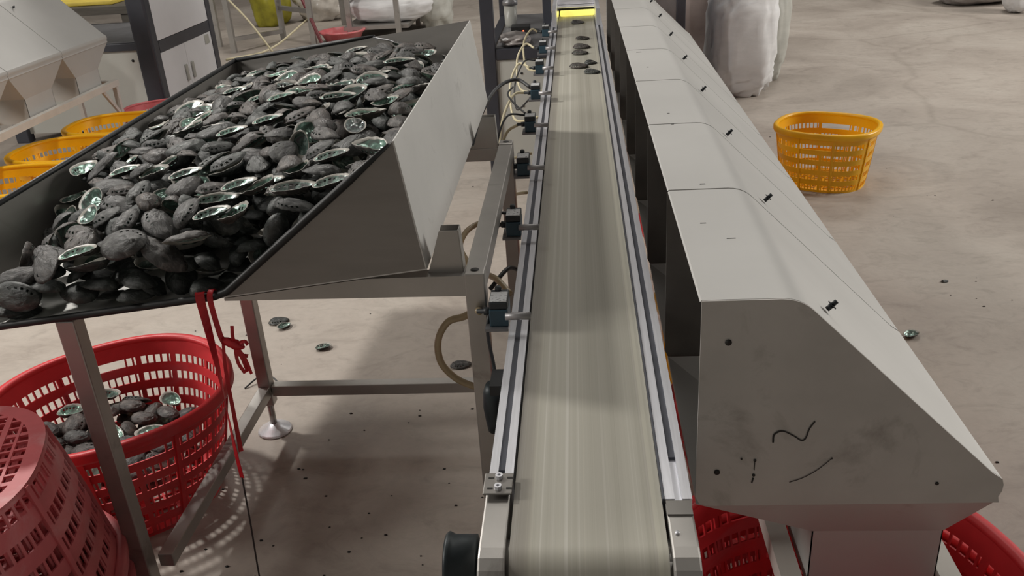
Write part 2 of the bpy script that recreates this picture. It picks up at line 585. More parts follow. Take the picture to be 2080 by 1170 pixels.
# drum motor stub on the left of the head roller
mo = MB()
mo.lathe([(0.0, -0.198), (0.041, -0.198), (0.044, -0.194), (0.042, -0.190), (0.040, -0.186), (0.040, -0.156), (0.03, -0.152), (0.0, -0.152)], 32, (0, RY + 0.018, BZ - 0.048), 'x')
mo.build('motor', 'motor_black', conv)
# legs and cross feet
for yy in (1.30, 1.98, 3.45, 4.75, 6.3):
    for xx in (-0.134, 0.125):
        l = MB().box(xx - 0.016, xx + 0.016, yy - 0.02, yy + 0.02, 0.02, BZ - 0.066).build('leg', 'slot_dark', conv)
        MB().box(xx - 0.03, xx + 0.03, yy - 0.04, yy + 0.04, 0.0, 0.02).build('foot_plate', 'black_rubber', l)
    MB().box(-0.118, 0.109, yy - 0.012, yy + 0.012, 0.28, 0.31).build('cross_bar', 'slot_dark', conv)
# hanging cable gland under the left rail
g = MB().lathe([(0.0, 0), (0.016, 0), (0.019, 0.02), (0.022, 0.05), (0.020, 0.085), (0.014, 0.10), (0, 0.10)], 14, (-0.172, 1.385, 0.655))
g.build('cable_gland', 'motor_black', conv)
MB().box(-0.176, -0.148, 1.36, 1.42, 0.745, 0.765).build('junction_block', 'black_rubber', conv)

# air valves: eight along the left rail
VP = 0.4615
vroot = None
for k in range(8):
    y = 1.492 + VP * k
    body = MB().box(-0.183, -0.147, y + 0.006, y + 0.070, 0.813, 0.848).build('air_valve', 'valve_blue', conv, 0.002)
    body['label'] = 'small blue-grey solenoid air valve beside the left rail'
    MB().box(-0.183, -0.147, y + 0.008, y + 0.068, 0.848, 0.864).build('valve_cap', 'valve_dark', body, 0.003)
    MB().box(-0.181, -0.149, y + 0.0095, y + 0.052, 0.8641, 0.8655).build('name_plate', 'valve_plate', body)
    MB().lathe([(0.0, 0.0), (0.006, 0.0), (0.007, 0.006), (0.0045, 0.010), (0, 0.010)], 12, (-0.168, y + 0.060, 0.864)).build('plug', 'valve_dark', body)
    MB().box(-0.192, -0.1475, y - 0.002, y + 0.06, 0.8065, 0.8125).build('bracket', 'bracket_grey', body)
    MB().tube([(-0.152, y + 0.004, 0.836), (-0.104, y + 0.004, 0.836)], 0.0074, 12).build('nozzle', 'nozzle_grey', body)
    MB().lathe([(0, -0.21), (0.005, -0.21), (0.005, -0.196), (0.008, -0.196), (0.008, -0.1835), (0, -0.1835)], 10, (0, y + 0.035, 0.833), 'x').build('fitting', 'valve_dark', body)
# hoses and wires
HOSES = [
    ('hose_beige', 0.0075, [(-0.205, 1.527, 0.833), (-0.222, 1.60, 0.80), (-0.25, 1.62, 0.775), (-0.285, 1.62, 0.763), (-0.309, 1.62, 0.722), (-0.309, 1.62, 0.669), (-0.281, 1.62, 0.628), (-0.24, 1.62, 0.605), (-0.19, 1.60, 0.60)]),
    ('hose_beige', 0.0070, [(-0.205, 1.99, 0.831), (-0.225, 2.06, 0.815), (-0.247, 2.093, 0.80), (-0.272, 2.09, 0.795), (-0.293, 2.053, 0.79), (-0.298, 1.975, 0.787), (-0.278, 1.895, 0.79), (-0.25, 1.825, 0.79), (-0.22, 1.787, 0.795), (-0.189, 1.743, 0.80), (-0.159, 1.70, 0.785)]),
    ('hose_pale', 0.005, [(-0.205, 2.915, 0.833), (-0.25, 2.92, 0.80), (-0.275, 2.85, 0.72), (-0.26, 2.72, 0.66), (-0.17, 2.6, 0.70)]),
    ('hose_pale', 0.005, [(-0.205, 3.38, 0.833), (-0.25, 3.35, 0.83), (-0.285, 3.2, 0.77), (-0.28, 3.05, 0.68), (-0.17, 2.95, 0.72)]),
    ('hose_pale', 0.005, [(-0.205, 3.84, 0.833), (-0.26, 3.9, 0.84), (-0.29, 3.75, 0.78), (-0.26, 3.5, 0.70), (-0.16, 3.4, 0.73)]),
    ('hose_pale', 0.005, [(-0.205, 4.30, 0.833), (-0.25, 4.32, 0.85), (-0.285, 4.2, 0.80), (-0.26, 3.95, 0.72), (-0.16, 3.85, 0.73)]),
    ('hose_pale', 0.005, [(-0.205, 4.76, 0.833), (-0.24, 4.74, 0.85), (-0.275, 4.6, 0.80), (-0.25, 4.4, 0.72), (-0.16, 4.3, 0.73)]),
    ('cable_black', 0.0035, [(-0.183, 2.93, 0.86), (-0.24, 2.88, 0.87), (-0.27, 2.80, 0.80), (-0.262, 2.70, 0.70), (-0.22, 2.5, 0.62)]),
    ('cable_black', 0.0035, [(-0.183, 2.95, 0.86), (-0.23, 3.1, 0.86), (-0.262, 3.25, 0.86), (-0.25, 3.36, 0.86)]),
    ('cable_black', 0.0070, [(-0.183, 3.38, 0.85), (-0.24, 3.42, 0.875), (-0.31, 3.35, 0.86), (-0.36, 3.2, 0.80), (-0.40, 3.05, 0.68)]),
    ('cable_black', 0.0035, [(-0.183, 3.86, 0.86), (-0.23, 3.85, 0.86), (-0.265, 3.7, 0.80), (-0.25, 3.5, 0.74), (-0.19, 3.42, 0.80)]),
    ('cable_black', 0.0035, [(-0.178, 1.535, 0.85), (-0.190, 1.51, 0.80), (-0.180, 1.49, 0.72), (-0.172, 1.42, 0.66)]),
    ('cable_black', 0.0040, [(-0.183, 1.99, 0.862), (-0.205, 1.97, 0.868), (-0.218, 1.95, 0.84)]),
    ('cable_black', 0.0050, [(-0.205, 1.74, 0.78), (-0.17, 1.80, 0.80), (-0.15, 1.86, 0.77)]),
]
for mt_, r, pts in HOSES:
    MB().tube(smooth_path(pts, 7), r, 10).build('hose' if 'hose' in mt_ else 'cable', mt_, conv)

# ------------------------------------------------------------------ sorting hood (right of the belt)
def hood_line(name, label, ox, oy, oz, pitches, with_marks):
    root = thing(name, label, 'chute hood', (ox, oy, 0))
    Z = lambda z: z + oz
    # profile (x, z) of the sheet from the belt side over the top and down the slope
    top = [(0.160, 1.050), (0.268, 1.050)]
    for k in range(1, 6):
        a = k / 5 * math.radians(45)
        top.append((0.268 + 0.062 * math.sin(a), 1.050 - 0.062 * (1 - math.cos(a))))
    top.append((0.592, 0.752 + 0.003))
    for k in range(1, 5):
        a = math.radians(45) + k / 4 * math.radians(75)
        top.append((0.578 + 0.034 * math.sin(a) + 0.0, 0.728 + 0.034 * math.cos(a)))
    top.append((0.610, 0.700))
    prof = [(x, Z(z)) for x, z in top]
    # closed outline of end plates and dividers
    outl = prof + [(0.180, Z(0.698)), (0.166, Z(0.703)), (0.160, Z(0.716))]
    tk = 0.003
    y = 0.0
    for i, pit in enumerate(pitches):
        inn = [(x - tk * 0.7, z - tk) for x, z in prof]
        n = len(prof)
        g = 0.0028
        vs = [(p[0], yy, p[1]) for yy in (y + g, y + pit - g) for p in prof] + [(p[0], yy, p[1]) for yy in (y + g, y + pit - g) for p in inn]
        fs = []
        for k in range(n - 1):
            fs.append((k, k + 1, n + k + 1, n + k))
            fs.append((2 * n + k, 3 * n + k, 3 * n + k + 1, 2 * n + k + 1))
        for a in (0, n):
            for k in range(n - 1):
                fs.append((a + k, 2 * n + a + k, 2 * n + a + k + 1, a + k + 1) if a == 0 else (a + k, a + k + 1, 2 * n + a + k + 1, 2 * n + a + k))
        fs.append((0, n, 3 * n, 2 * n))
        fs.append((n - 1, 3 * n - 1, 4 * n - 1, 2 * n - 1))
        sec = MB().add(vs, fs, True).build('hood_section', 'hood_steel', root)
        md = sec.modifiers.new('split', 'EDGE_SPLIT')
        md.split_angle = math.radians(35)
        # wing bolt on the slope
        bx, bz = 0.352, Z(1.050 - 0.047)
        wb = MB()
        s = math.sqrt(0.5)
        c0 = Vector((bx - 0.003, y + 0.065, bz - 0.004))
        nv = Vector((s, 0, s))
        wb.tube([c0, c0 + nv * 0.009], 0.004, 8)
        wb.tube([c0 + nv * 0.009, c0 + nv * 0.010], 0.008, 8)
        wb.tube([c0 + nv * 0.010, c0 + nv * 0.018], 0.0035, 6)
        wb.build('wing_bolt', 'valve_dark', sec)
        # divider / end plate
        MB().prism(outl if i == 0 else [(x - 0.003, z - 0.0045) for x, z in outl], 'y', y - 0.0014, y + 0.0014).build('end_plate' if i == 0 else 'divider_plate', 'hood_front' if i == 0 else 'divider_dark', root)
        # funnel and spout
        fy0, fy1 = y + 0.10 * pit / 0.4635, y + pit - 0.13 * pit / 0.4635
        sx0, sx1 = 0.372, 0.586
        zt_, zb_ = Z(0.698), Z(0.560)
        T = [(0.162, y + 0.003, zt_), (0.606, y + 0.003, zt_), (0.606, y + pit - 0.003, zt_), (0.162, y + pit - 0.003, zt_)]
        Bq = [(sx0, fy0, zb_), (sx1, fy0, zb_), (sx1, fy1, zb_), (sx0, fy1, zb_)]
        fn = MB()
        for k in range(4):
            a, b_ = k, (k + 1) % 4
            fn.slab([T[a], Bq[a], Bq[b_], T[b_]], -0.002)
        fn.build('funnel', 'hood_steel', root)
        sp = MB()
        zs = Z(0.44) if with_marks else Z(0.42)
        S2 = [(q[0], q[1], zs) for q in Bq]
        for k in range(4):
            a, b_ = k, (k + 1) % 4
            sp.slab([Bq[a], S2[a], S2[b_], Bq[b_]], -0.002)
        sp.build('spout', 'hood_steel', root)
        y += pit
    MB().prism(outl, 'y', y - 0.0014, y + 0.0014).build('end_plate', 'hood_steel', root)
    # carrying frame
    L = y
    zr = Z(0.44)
    for xx in (0.345, 0.613):
        MB().box(xx - 0.018, xx + 0.018, 0.03, L + (0.06 if with_marks else -0.02), zr - 0.02, zr + 0.02).build('frame_rail', 'white_paint', root)
    for yy in ([0.05, L - 0.05] if not with_marks else [L * 0.45, L + 0.04]):
        for xx in (0.345, 0.613):
            MB().box(xx - 0.014, xx + 0.014, yy - 0.014, yy + 0.014, 0.0, zr - 0.02).build('frame_leg', 'white_paint', root)
        MB().box(0.363, 0.595, yy - 0.014, yy + 0.014, zr - 0.018, zr + 0.018).build('frame_cross_bar', 'white_paint', root)
    if not with_marks:
        MB().beam((0.613, L - 0.06, zr - 0.20), (0.613, L - 0.22, zr - 0.02), 0.016, 0.022).build('frame_brace', 'white_paint', root)
    return root


HY = 1.108
right_hood = hood_line('sorting_hood', 'grey sheet-metal hood with sloping side right of the conveyor belt', 0, HY, 0, [0.4635] * 8 + [0.20], True)
fy = -0.0024
# marker squiggle, screw holes and smears on the near end plate
sq = smooth_path([(0.2705, fy, 0.815), (0.2715, fy, 0.829), (0.283, fy, 0.835), (0.300, fy, 0.826), (0.311, fy, 0.818), (0.317, fy, 0.822), (0.321, fy, 0.838), (0.328, fy, 0.851)], 6)
MB().ribbon(sq, [0.0026] * 12 + [0.0020] * (len(sq) - 12), (0, 0, 1) if False else [(0, 0, 1) if False else ((1, 0, 1)) for _ in sq], 0.0006).build('marker_squiggle', 'ink', right_hood)
for x, z, r in ((0.1985, 0.985, 0.0048), (0.191, 0.762, 0.0045), (0.226, 0.786, 0.0016), (0.246, 0.783, 0.0022), (0.2455, 0.756, 0.0024), (0.358, 0.785, 0.0013), (0.515, 0.737, 0.0028)):
    MB().lathe([(0, -0.0005), (r, -0.0005), (r, 0.0005), (0, 0.0005)], 12, (x, fy, z), 'y').build('screw_hole', 'ink', right_hood)
MB().ribbon([(0.246, fy, 0.783), (0.2458, fy, 0.765)], 0.0012, (1, 0, 0), 0.0006).build('pen_drip', 'ink', right_hood)
MB().ribbon([(0.2452, fy, 0.751), (0.2435, fy, 0.742)], 0.0022, (1, 0, 0), 0.0006).build('pen_drip', 'ink', right_hood)
MB().ribbon(smooth_path([(0.299, fy, 0.742), (0.318, fy, 0.750), (0.338, fy, 0.764), (0.357, fy, 0.784)], 4), 0.0009, (0, 0, 1), 0.0006).build('scratch', 'ink', right_hood)

for x, y, l_, w in ((0.225, 1.60, 0.010, 0.003), (0.213, 2.03, 0.006, 0.003), (0.213, 2.13, 0.006, 0.003), (0.205, 2.68, 0.005, 0.004), (0.195, 2.92, 0.016, 0.005), (0.235, 1.33, 0.014, 0.0015), (0.20, 1.40, 0.010, 0.0015)):
    MB().box(x - l_ / 2, x + l_ / 2, y - HY - w / 2, y - HY + w / 2, 1.0500, 1.0506).build('scuff_mark', 'ink', right_hood)
left_hood = hood_line('sorting_hood', 'grey sheet-metal hood of the neighbouring line, on white frame above yellow baskets', -3.70, 5.80 - 0.567 * 5, 0.045, [0.567] * 5, False)

# ------------------------------------------------------------------ table frame under the shell tray
tf = thing('table_frame', 'stainless square-tube table frame carrying the shell tray', 'table')
TW = 0.040
FX0, FX1, FY0, FY1 = -1.062, -0.212, 1.565, 2.36
def leg(x, y, z1, foot=True):
    l = MB().box(x - TW / 2, x + TW / 2, y - TW / 2, y + TW / 2, 0.105, z1).build('leg', 'steel_tube', tf, 0.003)
    MB().tube([(x, y, 0.012), (x, y, 0.107)], 0.0105, 10).build('foot_rod', 'steel_tube', l)
    MB().lathe([(0.0, 0.0), (0.052, 0.0), (0.055, 0.004), (0.050, 0.009), (0.026, 0.017), (0.016, 0.030), (0.0, 0.030)], 28, (x, y, 0.0)).build('levelling_foot', 'aluminium', l)
    return l


leg(FX0 + 0.0, FY0, 0.825)
leg(FX0 + 0.044, FY1, 0.826)
leg(FX1, FY0, 0.905)
leg(FX1, 2.455, 0.905)
ty = lambda x: min(0.899, 0.919 + (x + 0.302) * 0.115 - 0.006)
MB().prism([(FX0 + 0.345, 0.860), (FX1 - TW / 2, 0.856), (FX1 - TW / 2, 0.899), (-0.425, 0.899), (FX0 + 0.345, ty(FX0 + 0.345))], 'y', FY0 - TW / 2 + 0.004, FY0 + TW / 2).build('top_rail', 'steel_tube', tf)
MB().box(FX1 - TW / 2, FX1 + TW / 2, FY0 + TW / 2, 2.455 - TW / 2, 0.862, 0.902).build('top_rail', 'steel_tube', tf, 0.002)
MB().box(-0.98, FX1 - TW / 2, 2.437, 2.473, 0.855, 0.893).build('top_rail', 'steel_tube', tf, 0.002)
MB().box(FX0 + 0.066, FX1 - 0.02, FY1 - 0.018, FY1 + 0.018, 0.140, 0.176).build('lower_rail', 'steel_tube', tf, 0.002)
MB().box(FX0 + 0.026, FX0 + 0.062, FY0 + TW / 2, FY1 - TW / 2, 0.140, 0.176).build('lower_rail', 'steel_tube', tf, 0.002)
for yy in (FY0 - 0.001, 2.455):
    MB().lathe([(0, 0), (0.0085, 0), (0.0085, 0.0006), (0, 0.0006)], 16, (FX1, yy, 0.9052)).build('vent_hole', 'ink', tf)
# upright channel brackets that hold the tall tray wall
for y0, z0 in ((1.572, 0.897), (2.44, 0.893)):
    br = MB()
    br.slab([(-0.305, y0, z0), (-0.236, y0, z0), (-0.240, y0, z0 + 0.088), (-0.276, y0, z0 + 0.088)], 0.002)
    br.slab([(-0.236, y0, z0), (-0.236, y0 + 0.03, z0), (-0.240, y0 + 0.03, z0 + 0.088), (-0.240, y0, z0 + 0.088)], 0.002)
    br.slab([(-0.305, y0 + 0.03, z0), (-0.276, y0 + 0.03, z0 + 0.088), (-0.240, y0 + 0.03, z0 + 0.088), (-0.236, y0 + 0.03, z0)], 0.002)
    br.build('wall_bracket', 'steel_tube', tf)

# ------------------------------------------------------------------ shell tray (tilts down to the left)
def tray_z(x):
    return 0.919 + (x + 0.302) * 0.115


A = (-0.302, 1.545, 0.919)
B = (-0.337, 1.545, 1.173)
C = (-0.304, 2.92, 0.919)
D = (-0.345, 2.95, 1.173)
E_ = (-0.711, 1.545, tray_z(-0.711))
Fc = (-1.420, 1.545, tray_z(-1.420))
G = (-1.425, 1.545, 0.935)
I_ = (-1.262, 3.25, 1.030)
IB = (-1.250, 3.235, tray_z(-1.25))
tray = thing('shell_tray', 'dark-edged sheet-metal tray heaped with abalone shells, tall wall towards the belt', 'tray')
st = 0.0025
MB().slab([Fc, A, C, IB], -st).build('tray_floor', 'tray_wall', tray)
o = MB().slab([A, B, D, C], st).build('tall_wall', 'tray_wall', tray)
o['label'] = 'tall scuffed pale sheet wall facing the belt'
MB().slab([E_, B, A], st).build('front_gusset', 'steel', tray)
MB().slab([Fc, IB, I_, G], st).build('side_wall', 'steel', tray)
MB().slab([IB, C, D, I_], st).build('rear_wall', 'steel', tray)
tr = 0.0065
P_ = lambda p, dz=0.0, dy=0.0: (p[0], p[1] + dy, p[2] + dz)
fr = smooth_path([P_(Fc, 0.004, -0.004), (-1.05, 1.541, tray_z(-1.05) + 0.004), (-0.80, 1.541, tray_z(-0.80) + 0.004), (-0.735, 1.541, tray_z(-0.735) + 0.004)], 4)
fr += smooth_path([(-0.705, 1.541, 0.884), (-0.66, 1.541, 0.919), (-0.345, 1.541, 1.168)], 4)
MB().tube(fr, [tr * 1.25] * (len(fr) - 1) + [tr * 0.5], 8).build('edge_trim', 'black_rubber', tray)
MB().tube([P_(G, 0.002), P_(I_, 0.002)], tr * 1.15, 8).build('edge_trim', 'black_rubber', tray)
fr = [Vector(I_).lerp(Vector(D), k / 8) + Vector((0, 0, 0.002)) for k in range(6)]
MB().tube(fr, [tr * 1.2] * 5 + [tr * 0.7], 8).build('edge_trim', 'black_rubber', tray)
wp = [Vector(I_).lerp(Vector(D), 0.62) + Vector((0, -0.006, 0.0)), Vector((-0.60, 3.005, 1.10)), Vector((-0.54, 2.975, 1.02)), Vector((-0.50, 2.96, 0.92))]
MB().tube(smooth_path(wp, 6), 0.0022, 6).build('weld_seam', 'bracket_grey', tray)

# ------------------------------------------------------------------ abalone shells
def shell_mesh(seed, a, b, h, nt_, nr_, holes=True):
    rnd = random.Random(seed)
    ph = rnd.uniform(0, 9)
    apx = (-0.42 * a, 0.10 * b)
    th = 0.0017

    def outline(t):
        e = 1 + 0.07 * math.cos(t + 0.5) + 0.025 * noise.noise((math.cos(t) * 2 + ph, math.sin(t) * 2, ph))
        return a * math.cos(t) * e, b * math.sin(t) * (1 + 0.06 * math.cos(t)) * e

    def dome(r, t):
        x, y = outline(t)
        # keep the apex ring small at the centre
        px, py = apx[0] * (1 - r) + x * r, apx[1] * (1 - r) + y * r
        z = h * (1 - r ** 2.3)
        z += 0.0016 * noise.noise((px * 110 + ph, py * 110, ph)) + 0.0011 * math.sin(r * 15 + t * 1.0 + ph) * r
        z += 0.0016 * noise.noise((px * 300 + ph, py * 200, 3 + ph))
        # wavy rim
        z += 0.0022 * math.sin(2 * t + ph) * r ** 3
        return px, py, z

    mb = MB()
    vs = []
    rings = [k / nr_ for k in range(1, nr_ + 1)]
    for layer in (0, 1):
        c = dome(0.0, 0.0)
        vs.append((c[0], c[1], c[2] - layer * th))
        for r in rings:
            for k in range(nt_):
                p = dome(r, 2 * PI * k / nt_)
                sh = 1 - layer * 0.030 * r
                vs.append((p[0] * sh, p[1] * sh, p[2] - layer * th * (1.0 if r < 0.95 else 0.25)))
    n1 = 1 + nr_ * nt_
    hole = set()
    if holes:
        k0 = int(nt_ * 0.60)
        for q in range(5):
            hole.add((int(nr_ * 0.62), (k0 + q * 2) % nt_))
    mb.v = [tuple(v) for v in vs]
    for layer in (0, 1):
        o_ = layer * n1
        for k in range(nt_):
            f = (o_, o_ + 1 + k, o_ + 1 + (k + 1) % nt_)
            mb.f.append(list(f if layer == 0 else f[::-1]))
            mb.mi.append(layer)
        for r in range(nr_ - 1):
            for k in range(nt_):
                if (r, k) in hole:
                    continue
                i0, i1 = o_ + 1 + r * nt_ + k, o_ + 1 + r * nt_ + (k + 1) % nt_
                f = (i0, i0 + nt_, i1 + nt_, i1)
                mb.f.append(list(f if layer == 0 else f[::-1]))
                mb.mi.append(layer if (layer == 0 or r < nr_ - 2) else 2)
    e0, e1 = 1 + (nr_ - 1) * nt_, n1 + 1 + (nr_ - 1) * nt_
    for k in range(nt_):
        mb.f.append([e0 + k, e1 + k, e1 + (k + 1) % nt_, e0 + (k + 1) % nt_])
        mb.mi.append(2)
    mb.sm = [True] * len(mb.f)
    return mb


SHELL_DIMS = [(0.043, 0.0300, 0.0175), (0.040, 0.0275, 0.0150), (0.045, 0.0310, 0.0190), (0.037, 0.0260, 0.0140), (0.042, 0.0285, 0.0160), (0.039, 0.0285, 0.0170)]
SM = ['shell_back', 'shell_nacre', 'shell_lip']
HI = [shell_mesh(i, *d, 36, 9).mesh('abalone_shell', SM) for i, d in enumerate(SHELL_DIMS)]
LO = [shell_mesh(i, *d, 16, 4, False) for i, d in enumerate(SHELL_DIMS)]
PTS = [np.array(shell_mesh(i, *d, 48, 12, False).v) for i, d in enumerate(SHELL_DIMS)]


def rot_for(kind, rng):
    """random attitude: kind 0 = hollow down, 1 = hollow up"""
    yaw = rng.uniform(0, 2 * PI)
    tilt = min(abs(rng.normal(0, 0.74)), 1.45)
    ax = rng.uniform(0, 2 * PI)
    Rm = Matrix.Rotation(ax, 3, 'Z') @ Matrix.Rotation(tilt, 3, 'X') @ Matrix.Rotation(-ax, 3, 'Z')
    base = Matrix.Identity(3) if kind == 0 else Matrix.Rotation(PI, 3, 'X')
    return Rm @ base @ Matrix.Rotation(yaw, 3, 'Z')


def make_lib(nlib, up_share, cell, rng):
    lib = []
    for q in range(nlib):
        v = int(rng.integers(0, len(PTS)))
        kind = 1 if rng.random() < up_share else 0
        s = float(rng.uniform(1.0, 1.34))
        Rm = rot_for(kind, rng)
        q_ = np.array((s, s * float(rng.uniform(0.84, 1.06)), s * float(rng.uniform(0.75, 1.35))))
        s = tuple(float(t_) for t_ in q_)
        p = (PTS[v] * q_) @ np.array(Rm).T
        ij = np.floor(p[:, :2] / cell + 0.5).astype(int)
        key, inv = np.unique(ij, axis=0, return_inverse=True)
        inv = inv.ravel()
        lo = np.full(len(key), 9.0)
        hi = np.full(len(key), -9.0)
        np.minimum.at(lo, inv, p[:, 2])
        np.maximum.at(hi, inv, p[:, 2])
        lib.append((v, kind, s, Rm, key, lo, hi))
    return lib


def pile(x0, y0, nx, ny, cell, base, target, mask, lib, rng, nmax, tries=4, focus=None, start=None):
    """drop shells one after another on a height map until the target surface is reached"""
    Hm = base.copy()
    own = np.full((nx, ny), -1)
    out = []
    if start:
        out, Hm, own = start
    core = mask.copy()
    for q in range(6):
        e_ = core.copy()
        e_[1:] &= core[:-1]
        e_[:-1] &= core[1:]
        e_[:, 1:] &= core[:, :-1]
        e_[:, :-1] &= core[:, 1:]
        core = e_
    inside = np.argwhere(core if focus is None else core & focus)
    zcap = 0.055 if focus is None else 0.035
    miss = 0
    while len(out) < nmax and miss < (400 if focus is None else 1500):
        c = inside[rng.integers(0, len(inside), 24)]
        d = target[c[:, 0], c[:, 1]] - Hm[c[:, 0], c[:, 1]]
        k = int(np.argmax(d)) if focus is None else int(rng.integers(0, 24))
        if d[k] < 0.008:
            miss += 1
            continue
        best = None
        for t in range(tries):
            L = lib[int(rng.integers(0, len(lib)))]
            jj = c[k] + rng.integers(-4, 5, 2)
            cells = L[4] + jj
            if cells.min() < 0 or cells[:, 0].max() >= nx or cells[:, 1].max() >= ny or not mask[cells[:, 0], cells[:, 1]].all():
                continue
            h0 = Hm[cells[:, 0], cells[:, 1]]
            z = float((h0 - L[5]).max())
            over = float((z + L[6] - target[cells[:, 0], cells[:, 1]]).max())
            sc = z + 0.4 * max(over, 0)
            if best is None or sc < best[0]:
                best = (sc, z, L, jj, cells, over)
        if best is None or best[5] > zcap:
            miss += 1
            continue
        miss = 0
        _, z, L, jj, cells, _ = best
        i, j = cells[:, 0], cells[:, 1]
        new = z + L[6]
        g = new > Hm[i, j]
        Hm[i[g], j[g]] = new[g]
        own[i[g], j[g]] = len(out)
        out.append((L, x0 + jj[0] * cell, y0 + jj[1] * cell, z))
    return out, Hm, own


def join_low(items, name, parent=None):
    mb = MB()
    for L, x, y, z in items:
        v, kind, s, Rm = L[:4]
        src = LO[v]
        p = (np.array(src.v) * np.array(s)) @ np.array(Rm).T + np.array((x, y, z))
        n = len(mb.v)
        mb.v += [tuple(q) for q in p]
        mb.f += [[i + n for i in f] for f in src.f]
        mb.mi += src.mi
        mb.sm += src.sm
    return mb.build(name, SM, parent)


def put_shell(L, x, y, z, label, group):
    v, kind, s, Rm = L[:4]
    o = bpy.data.objects.new('abalone_shell', HI[v])
    COL.objects.link(o)
    mw = (Rm.to_4x4()) @ Matrix.Diagonal((*s, 1))
    mw.translation = Vector((x, y, z))
    o.matrix_world = mw
    return tag(o, label, 'shell', group)


# --- heap in the tray
cell = 0.005
gx0, gy0 = -1.43, 1.50
nx, ny = int((1.43 - 0.28) / cell), int((3.27 - 1.50) / cell)
xs = gx0 + np.arange(nx) * cell
ys = gy0 + np.arange(ny) * cell
XX, YY = np.meshgrid(xs, ys, indexing='ij')
floorz = 0.919 + (XX + 0.302) * 0.115 + 0.0005
floorz = floorz + np.where(YY < 1.552, 0.0135, 0.0)
xl = -1.425 + (YY - 1.545) / (3.25 - 1.545) * 0.163
yrr = 3.235 + (XX + 1.25) / (1.25 - 0.304) * (2.92 - 3.235)
mask = (XX > xl + 0.012) & (XX < -0.352) & (YY > np.where(XX < -0.73, 1.524, 1.552)) & (YY < yrr - 0.012)
# wanted surface of the heap
thick = 0.165 - 0.030 * np.clip((-1.0 - XX) / 0.35, 0, 1)
thick += 0.040 * np.exp(-(((XX + 0.70) / 0.28) ** 2 + ((YY - 2.55) / 0.45) ** 2))
# the heap falls towards the front lip; bare sheet in the near left corner
gus = np.clip((XX + 0.711) / (0.711 - 0.337), 0, 1)
front = np.clip((YY - 1.56) / 0.36, 0, 1)
f0 = 0.60 + 0.32 * gus
thick *= f0 + (1 - f0) * front ** 0.75
left_dip = np.clip((-0.95 - XX) / 0.35, 0, 1) * np.clip((2.25 - YY) / 0.5, 0, 1)
thick *= 1 - 0.45 * left_dip
bare = np.maximum(np.clip((XX + 1.27) / 0.09, 0, 1), np.clip((YY - 1.98) / 0.15, 0, 1))
thick *= bare
thick *= 1 - 0.45 * np.clip((XX + 0.50) / 0.12, 0, 1) * np.clip((YY - 2.45) / 0.4, 0, 1)
target = floorz + thick
rng = np.random.default_rng(5)
lib = make_lib(260, 0.36, cell, rng)
# first a row of shells crowded against the front lip and the gusset, then the heap behind it
strip = (YY < 1.64) & (XX > -1.25) & (XX < -0.40)
low = floorz + np.minimum(thick, 0.045 + 0.08 * gus) * (bare > 0.3)
items, Hm, own = pile(gx0, gy0, nx, ny, cell, floorz, low, mask, lib, rng, 400, 10, strip)
print('lip row', len(items))
items, Hm, own = pile(gx0, gy0, nx, ny, cell, floorz, target, mask, lib, rng, 1500, 4, None, (items, Hm, own))
vis = np.bincount(own[own >= 0].ravel(), minlength=len(items)).astype(float)
# weight by how large it shows from where the photographer stood
for q, (L, x, y, z) in enumerate(items):
    d = Vector((x, y, z - CAM_H))
    u, w_ = d.dot(rt) / d.dot(fw), d.dot(up) / d.dot(fw)
    if abs(u) > 0.60:
        vis[q] = 0
    vis[q] /= d.length ** 1.2
order = np.argsort(-vis)
NTOP = 262
topset = set(int(q) for q in order[:NTOP] if vis[q] > 0)
GRP = 'abalone shells heaped in the tray'
for q in sorted(topset):
    L, x, y, z = items[q]
    sz = 'small' if L[2][0] < 1.11 else ('large' if L[2][0] > 1.24 else 'medium')
    nz_ = L[3] @ Vector((0, 0, 1))
    if nz_.z < 0:
        nz_ = -nz_
    if nz_.z > 0.93:
        lie = 'lying flat'
    else:
        way = ('beltwards' if nz_.x > 0 else 'leftwards') if abs(nz_.x) > abs(nz_.y) else ('backwards' if nz_.y > 0 else 'forwards')
        lie = ('tipped ' if nz_.z > 0.66 else 'on edge, facing ') + way
    zone = ('front' if y < 1.86 else ('rear' if y > 2.45 else 'middle')) + (' left' if x < -1.02 else (' right' if x > -0.66 else ' centre'))
    look = '%s abalone shell, %s, %s, %s of the tray heap' % (sz, 'pearly hollow up' if L[1] else 'rough back up', lie, zone)
    put_shell(L, x, y, z, look, GRP)
rest = [it for q, it in enumerate(items) if q not in topset]
tag(join_low(rest, 'shell_heap'), 'lower layers of the dark abalone shell heap in the tray', 'shells', kind='stuff')
print('heap', len(items), len(topset))

# ------------------------------------------------------------------ plastic baskets
def basket_outline(t, R, k, ex):
    c, s = math.cos(t), math.sin(t)
    d = (abs(c) ** ex + abs(s * k) ** ex) ** (-1 / ex)
    return R * d * c, R * d * s


